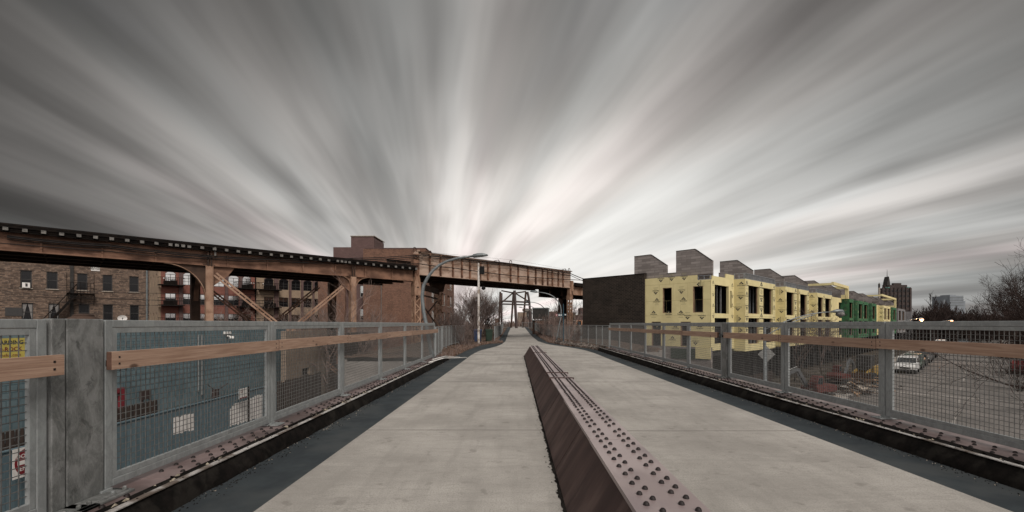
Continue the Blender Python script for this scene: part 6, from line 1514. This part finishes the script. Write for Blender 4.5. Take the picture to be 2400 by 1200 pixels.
# loading machines and clutter on the building lot
def excavator(x,y,rz,mat,label,sc=1):
    r=empty('excavator',(x,y,GZ+.02),rz,label,'excavator',None); r.scale=(sc,sc,sc)
    for s in (-1,1):
        m=MB(); pts=[(-1.5,s*.95-.22,.1),(1.5,s*.95-.22,.1),(1.85,s*.95-.22,.45),(1.5,s*.95-.22,.8),(-1.5,s*.95-.22,.8),(-1.85,s*.95-.22,.45)]; m.prism(pts,(0,.44,0)); m.build('track','tyre',r,bevel=.03)
    m=MB(); m.box(-1.1,1.0,-.7,.7,.6,.95); m.prism([(-1.9,-1.1,1.0),(1.2,-1.1,1.0),(1.2,-1.1,1.5),(.3,-1.1,1.75),(-1.75,-1.1,1.85),(-2.0,-1.1,1.5)],(0,2.2,0)); m.build('house','%s'%mat,r,bevel=.05)
    m=MB(); m.prism([(.15,.1,1.5),(1.35,.1,1.5),(1.3,.1,2.2),(.95,.1,2.85),(.2,.1,2.85)],(0,.95,0)); cb=m.build('cab',mat,r,bevel=.04)
    m=MB(); m.prism([(.3,.09,1.95),(1.2,.09,1.95),(1.15,.09,2.2),(.88,.09,2.7),(.3,.09,2.7)],(0,.97,0)); m.build('cab_window','glass_car',cb)
    m=MB(); m.bar((1.0,-.35,1.5),(2.6,-.35,3.6),.3,.42); m.bar((2.6,-.35,3.6),(4.2,-.35,3.1),.28,.38); m.build('boom','paint_grey',r,bevel=.02)
    m=MB(); m.bar((4.1,-.35,3.25),(4.5,-.35,1.2),.24,.3); m.build('stick','paint_grey',r,bevel=.02)
    m=MB(); m.tube([(1.6,-.35,1.7),(2.7,-.35,3.2)],.07,6); m.tube([(2.7,-.35,3.9),(4.1,-.35,3.5)],.06,6); m.build('ram','rim',r)
    m=MB(); m.prism([(4.3,-.75,1.2),(4.7,-.75,1.15),(4.65,-.75,.5),(4.1,-.75,.3),(3.8,-.75,.55),(4.2,-.75,.7)],(0,.8,0)); m.build('bucket','rust_dark',r)
    return r
excavator(21.8,33.0,R(200),'machine_red','red excavator standing on the building lot below the yellow houses',.62)
excavator(29.2,41.0,R(35),'machine_red','red digger farther back on the building lot',.6)
def loader(x,y,rz,mat,label):
    r=empty('loader',(x,y,GZ+.02),rz,label,'loader')
    m=MB(); m.box(-1.6,.2,-.7,.7,.7,1.6); m.box(-1.6,1.6,-.6,.6,.6,.9); m.build('body',mat,r,bevel=.05)
    m=MB(); m.prism([(-.4,-.55,1.6),(.8,-.55,1.2),(.75,-.55,2.6),(-.35,-.55,2.6)],(0,1.1,0)); cb=m.build('cab','frame_dark',r,bevel=.03)
    for a in (-1.1,1.15):
        for s in (-1,1): m=MB(); m.tube([(a,s*.6,.55),(a,s*1.0,.55)],.55,16); m.build('wheel','tyre',r)
    for s in (-.5,.5): m=MB(); m.bar((.6,s,1.3),(2.6,s,.6),.12,.22); m.build('arm',mat,r)
    m=MB(); m.prism([(2.5,-1.1,.2),(3.3,-1.1,.15),(3.3,-1.1,.22),(2.7,-1.1,.5),(2.6,-1.1,1.1),(2.45,-1.1,1.1)],(0,2.2,0)); m.build('bucket','rust_dark',r)
loader(32.6,42.3,R(215),'machine_yellow','yellow wheel loader parked beside the first white car')
m=None
random.seed(77)
for i,(px,Y,lb) in enumerate(((1880,31,'heap of dark timber on the lot left of the red excavator'),(1990,36,'heap of planks on the lot between the red machines'),(2010,40,'heap of boards near the yellow loader'),(1830,30,'low heap of rubble beside the diamond sign'),(1900,28,'grey heap of gravel and scrap nearest the bridge'))):
    m=MB(); 
    for k in range(46):
        a=random.uniform(0,3.14); L=random.uniform(.5,1.7); c=V(random.gauss(0,1.0),random.gauss(0,.9),.12+abs(random.gauss(0,.35))); d=V(math.cos(a),math.sin(a),random.gauss(0,.12))*L/2; m.bar(c-d,c+d,random.uniform(.06,.24),random.uniform(.04,.1),m=random.choice((0,0,1,2)))
    o=m.build('timber_heap',['plank_dark','lumber','stone']); o.location=(Y*U(px),Y,GZ+.02); tag(o,lb,'heap','heaps on the building lot')
# low fence of the lot: dark vertical panels seen through the right railing
r=empty('site_fence',(11.5,26.5,GZ),ANG,'dark slatted site fence below the yellow houses','fence')
m=MB(); x=0
while x<11: m.box(x,x+.07,0,.04,0,2.0); x+=.16
m.box(0,11,.041,.1,.3,.38); m.box(0,11,.041,.1,1.6,1.68); m.build('slats','plank_dark',r)

# overhead wires in front of the brick buildings
r=empty('overhead_wire',(0,34,0),0,'thin black overhead wires crossing in front of the left brick buildings','wire')
for k,(ya,yb,c) in enumerate(((679,712,1),(690,704,1),(700,718,1),(671,690,1))):
    m=MB(); pts=[]
    for i in range(25): t=i/24; px=-60+700*t; Yw_=0; pts.append((34*U(px),0,zat(ya+(yb-ya)*t+5*math.sin(math.pi*t),34)))
    m.tube(pts,.014,4); m.build('wire','cable',r)
# grit blown against the curbs
for sg in (-1,1):
    mb=MB(); rng=random.Random(60+sg)
    for i in range(1800):
        y=.6+24*rng.random()**1.3; 
        if sg<0 and y>19: continue
        e=sm(Lo,y,.5) if sg<0 else sm(Ro,y,.5); x=e-sg*abs(rng.gauss(0,.09)); q=rng.uniform(.002,.009)
        mb.add([(x-q,y-q,-.003),(x+q,y-q*.6,-.003),(x+q*.4,y+q*1.3,-.003),(x,y,-.003+q)],[(0,1,3),(1,2,3),(2,0,3)],0 if rng.random()<.12 else 1)
    tag(mb.build('grit',['stone','curb_black']),'grit blown onto the dark path edge along the %s curb'%('left' if sg<0 else 'right'),'grit',kind='stuff')
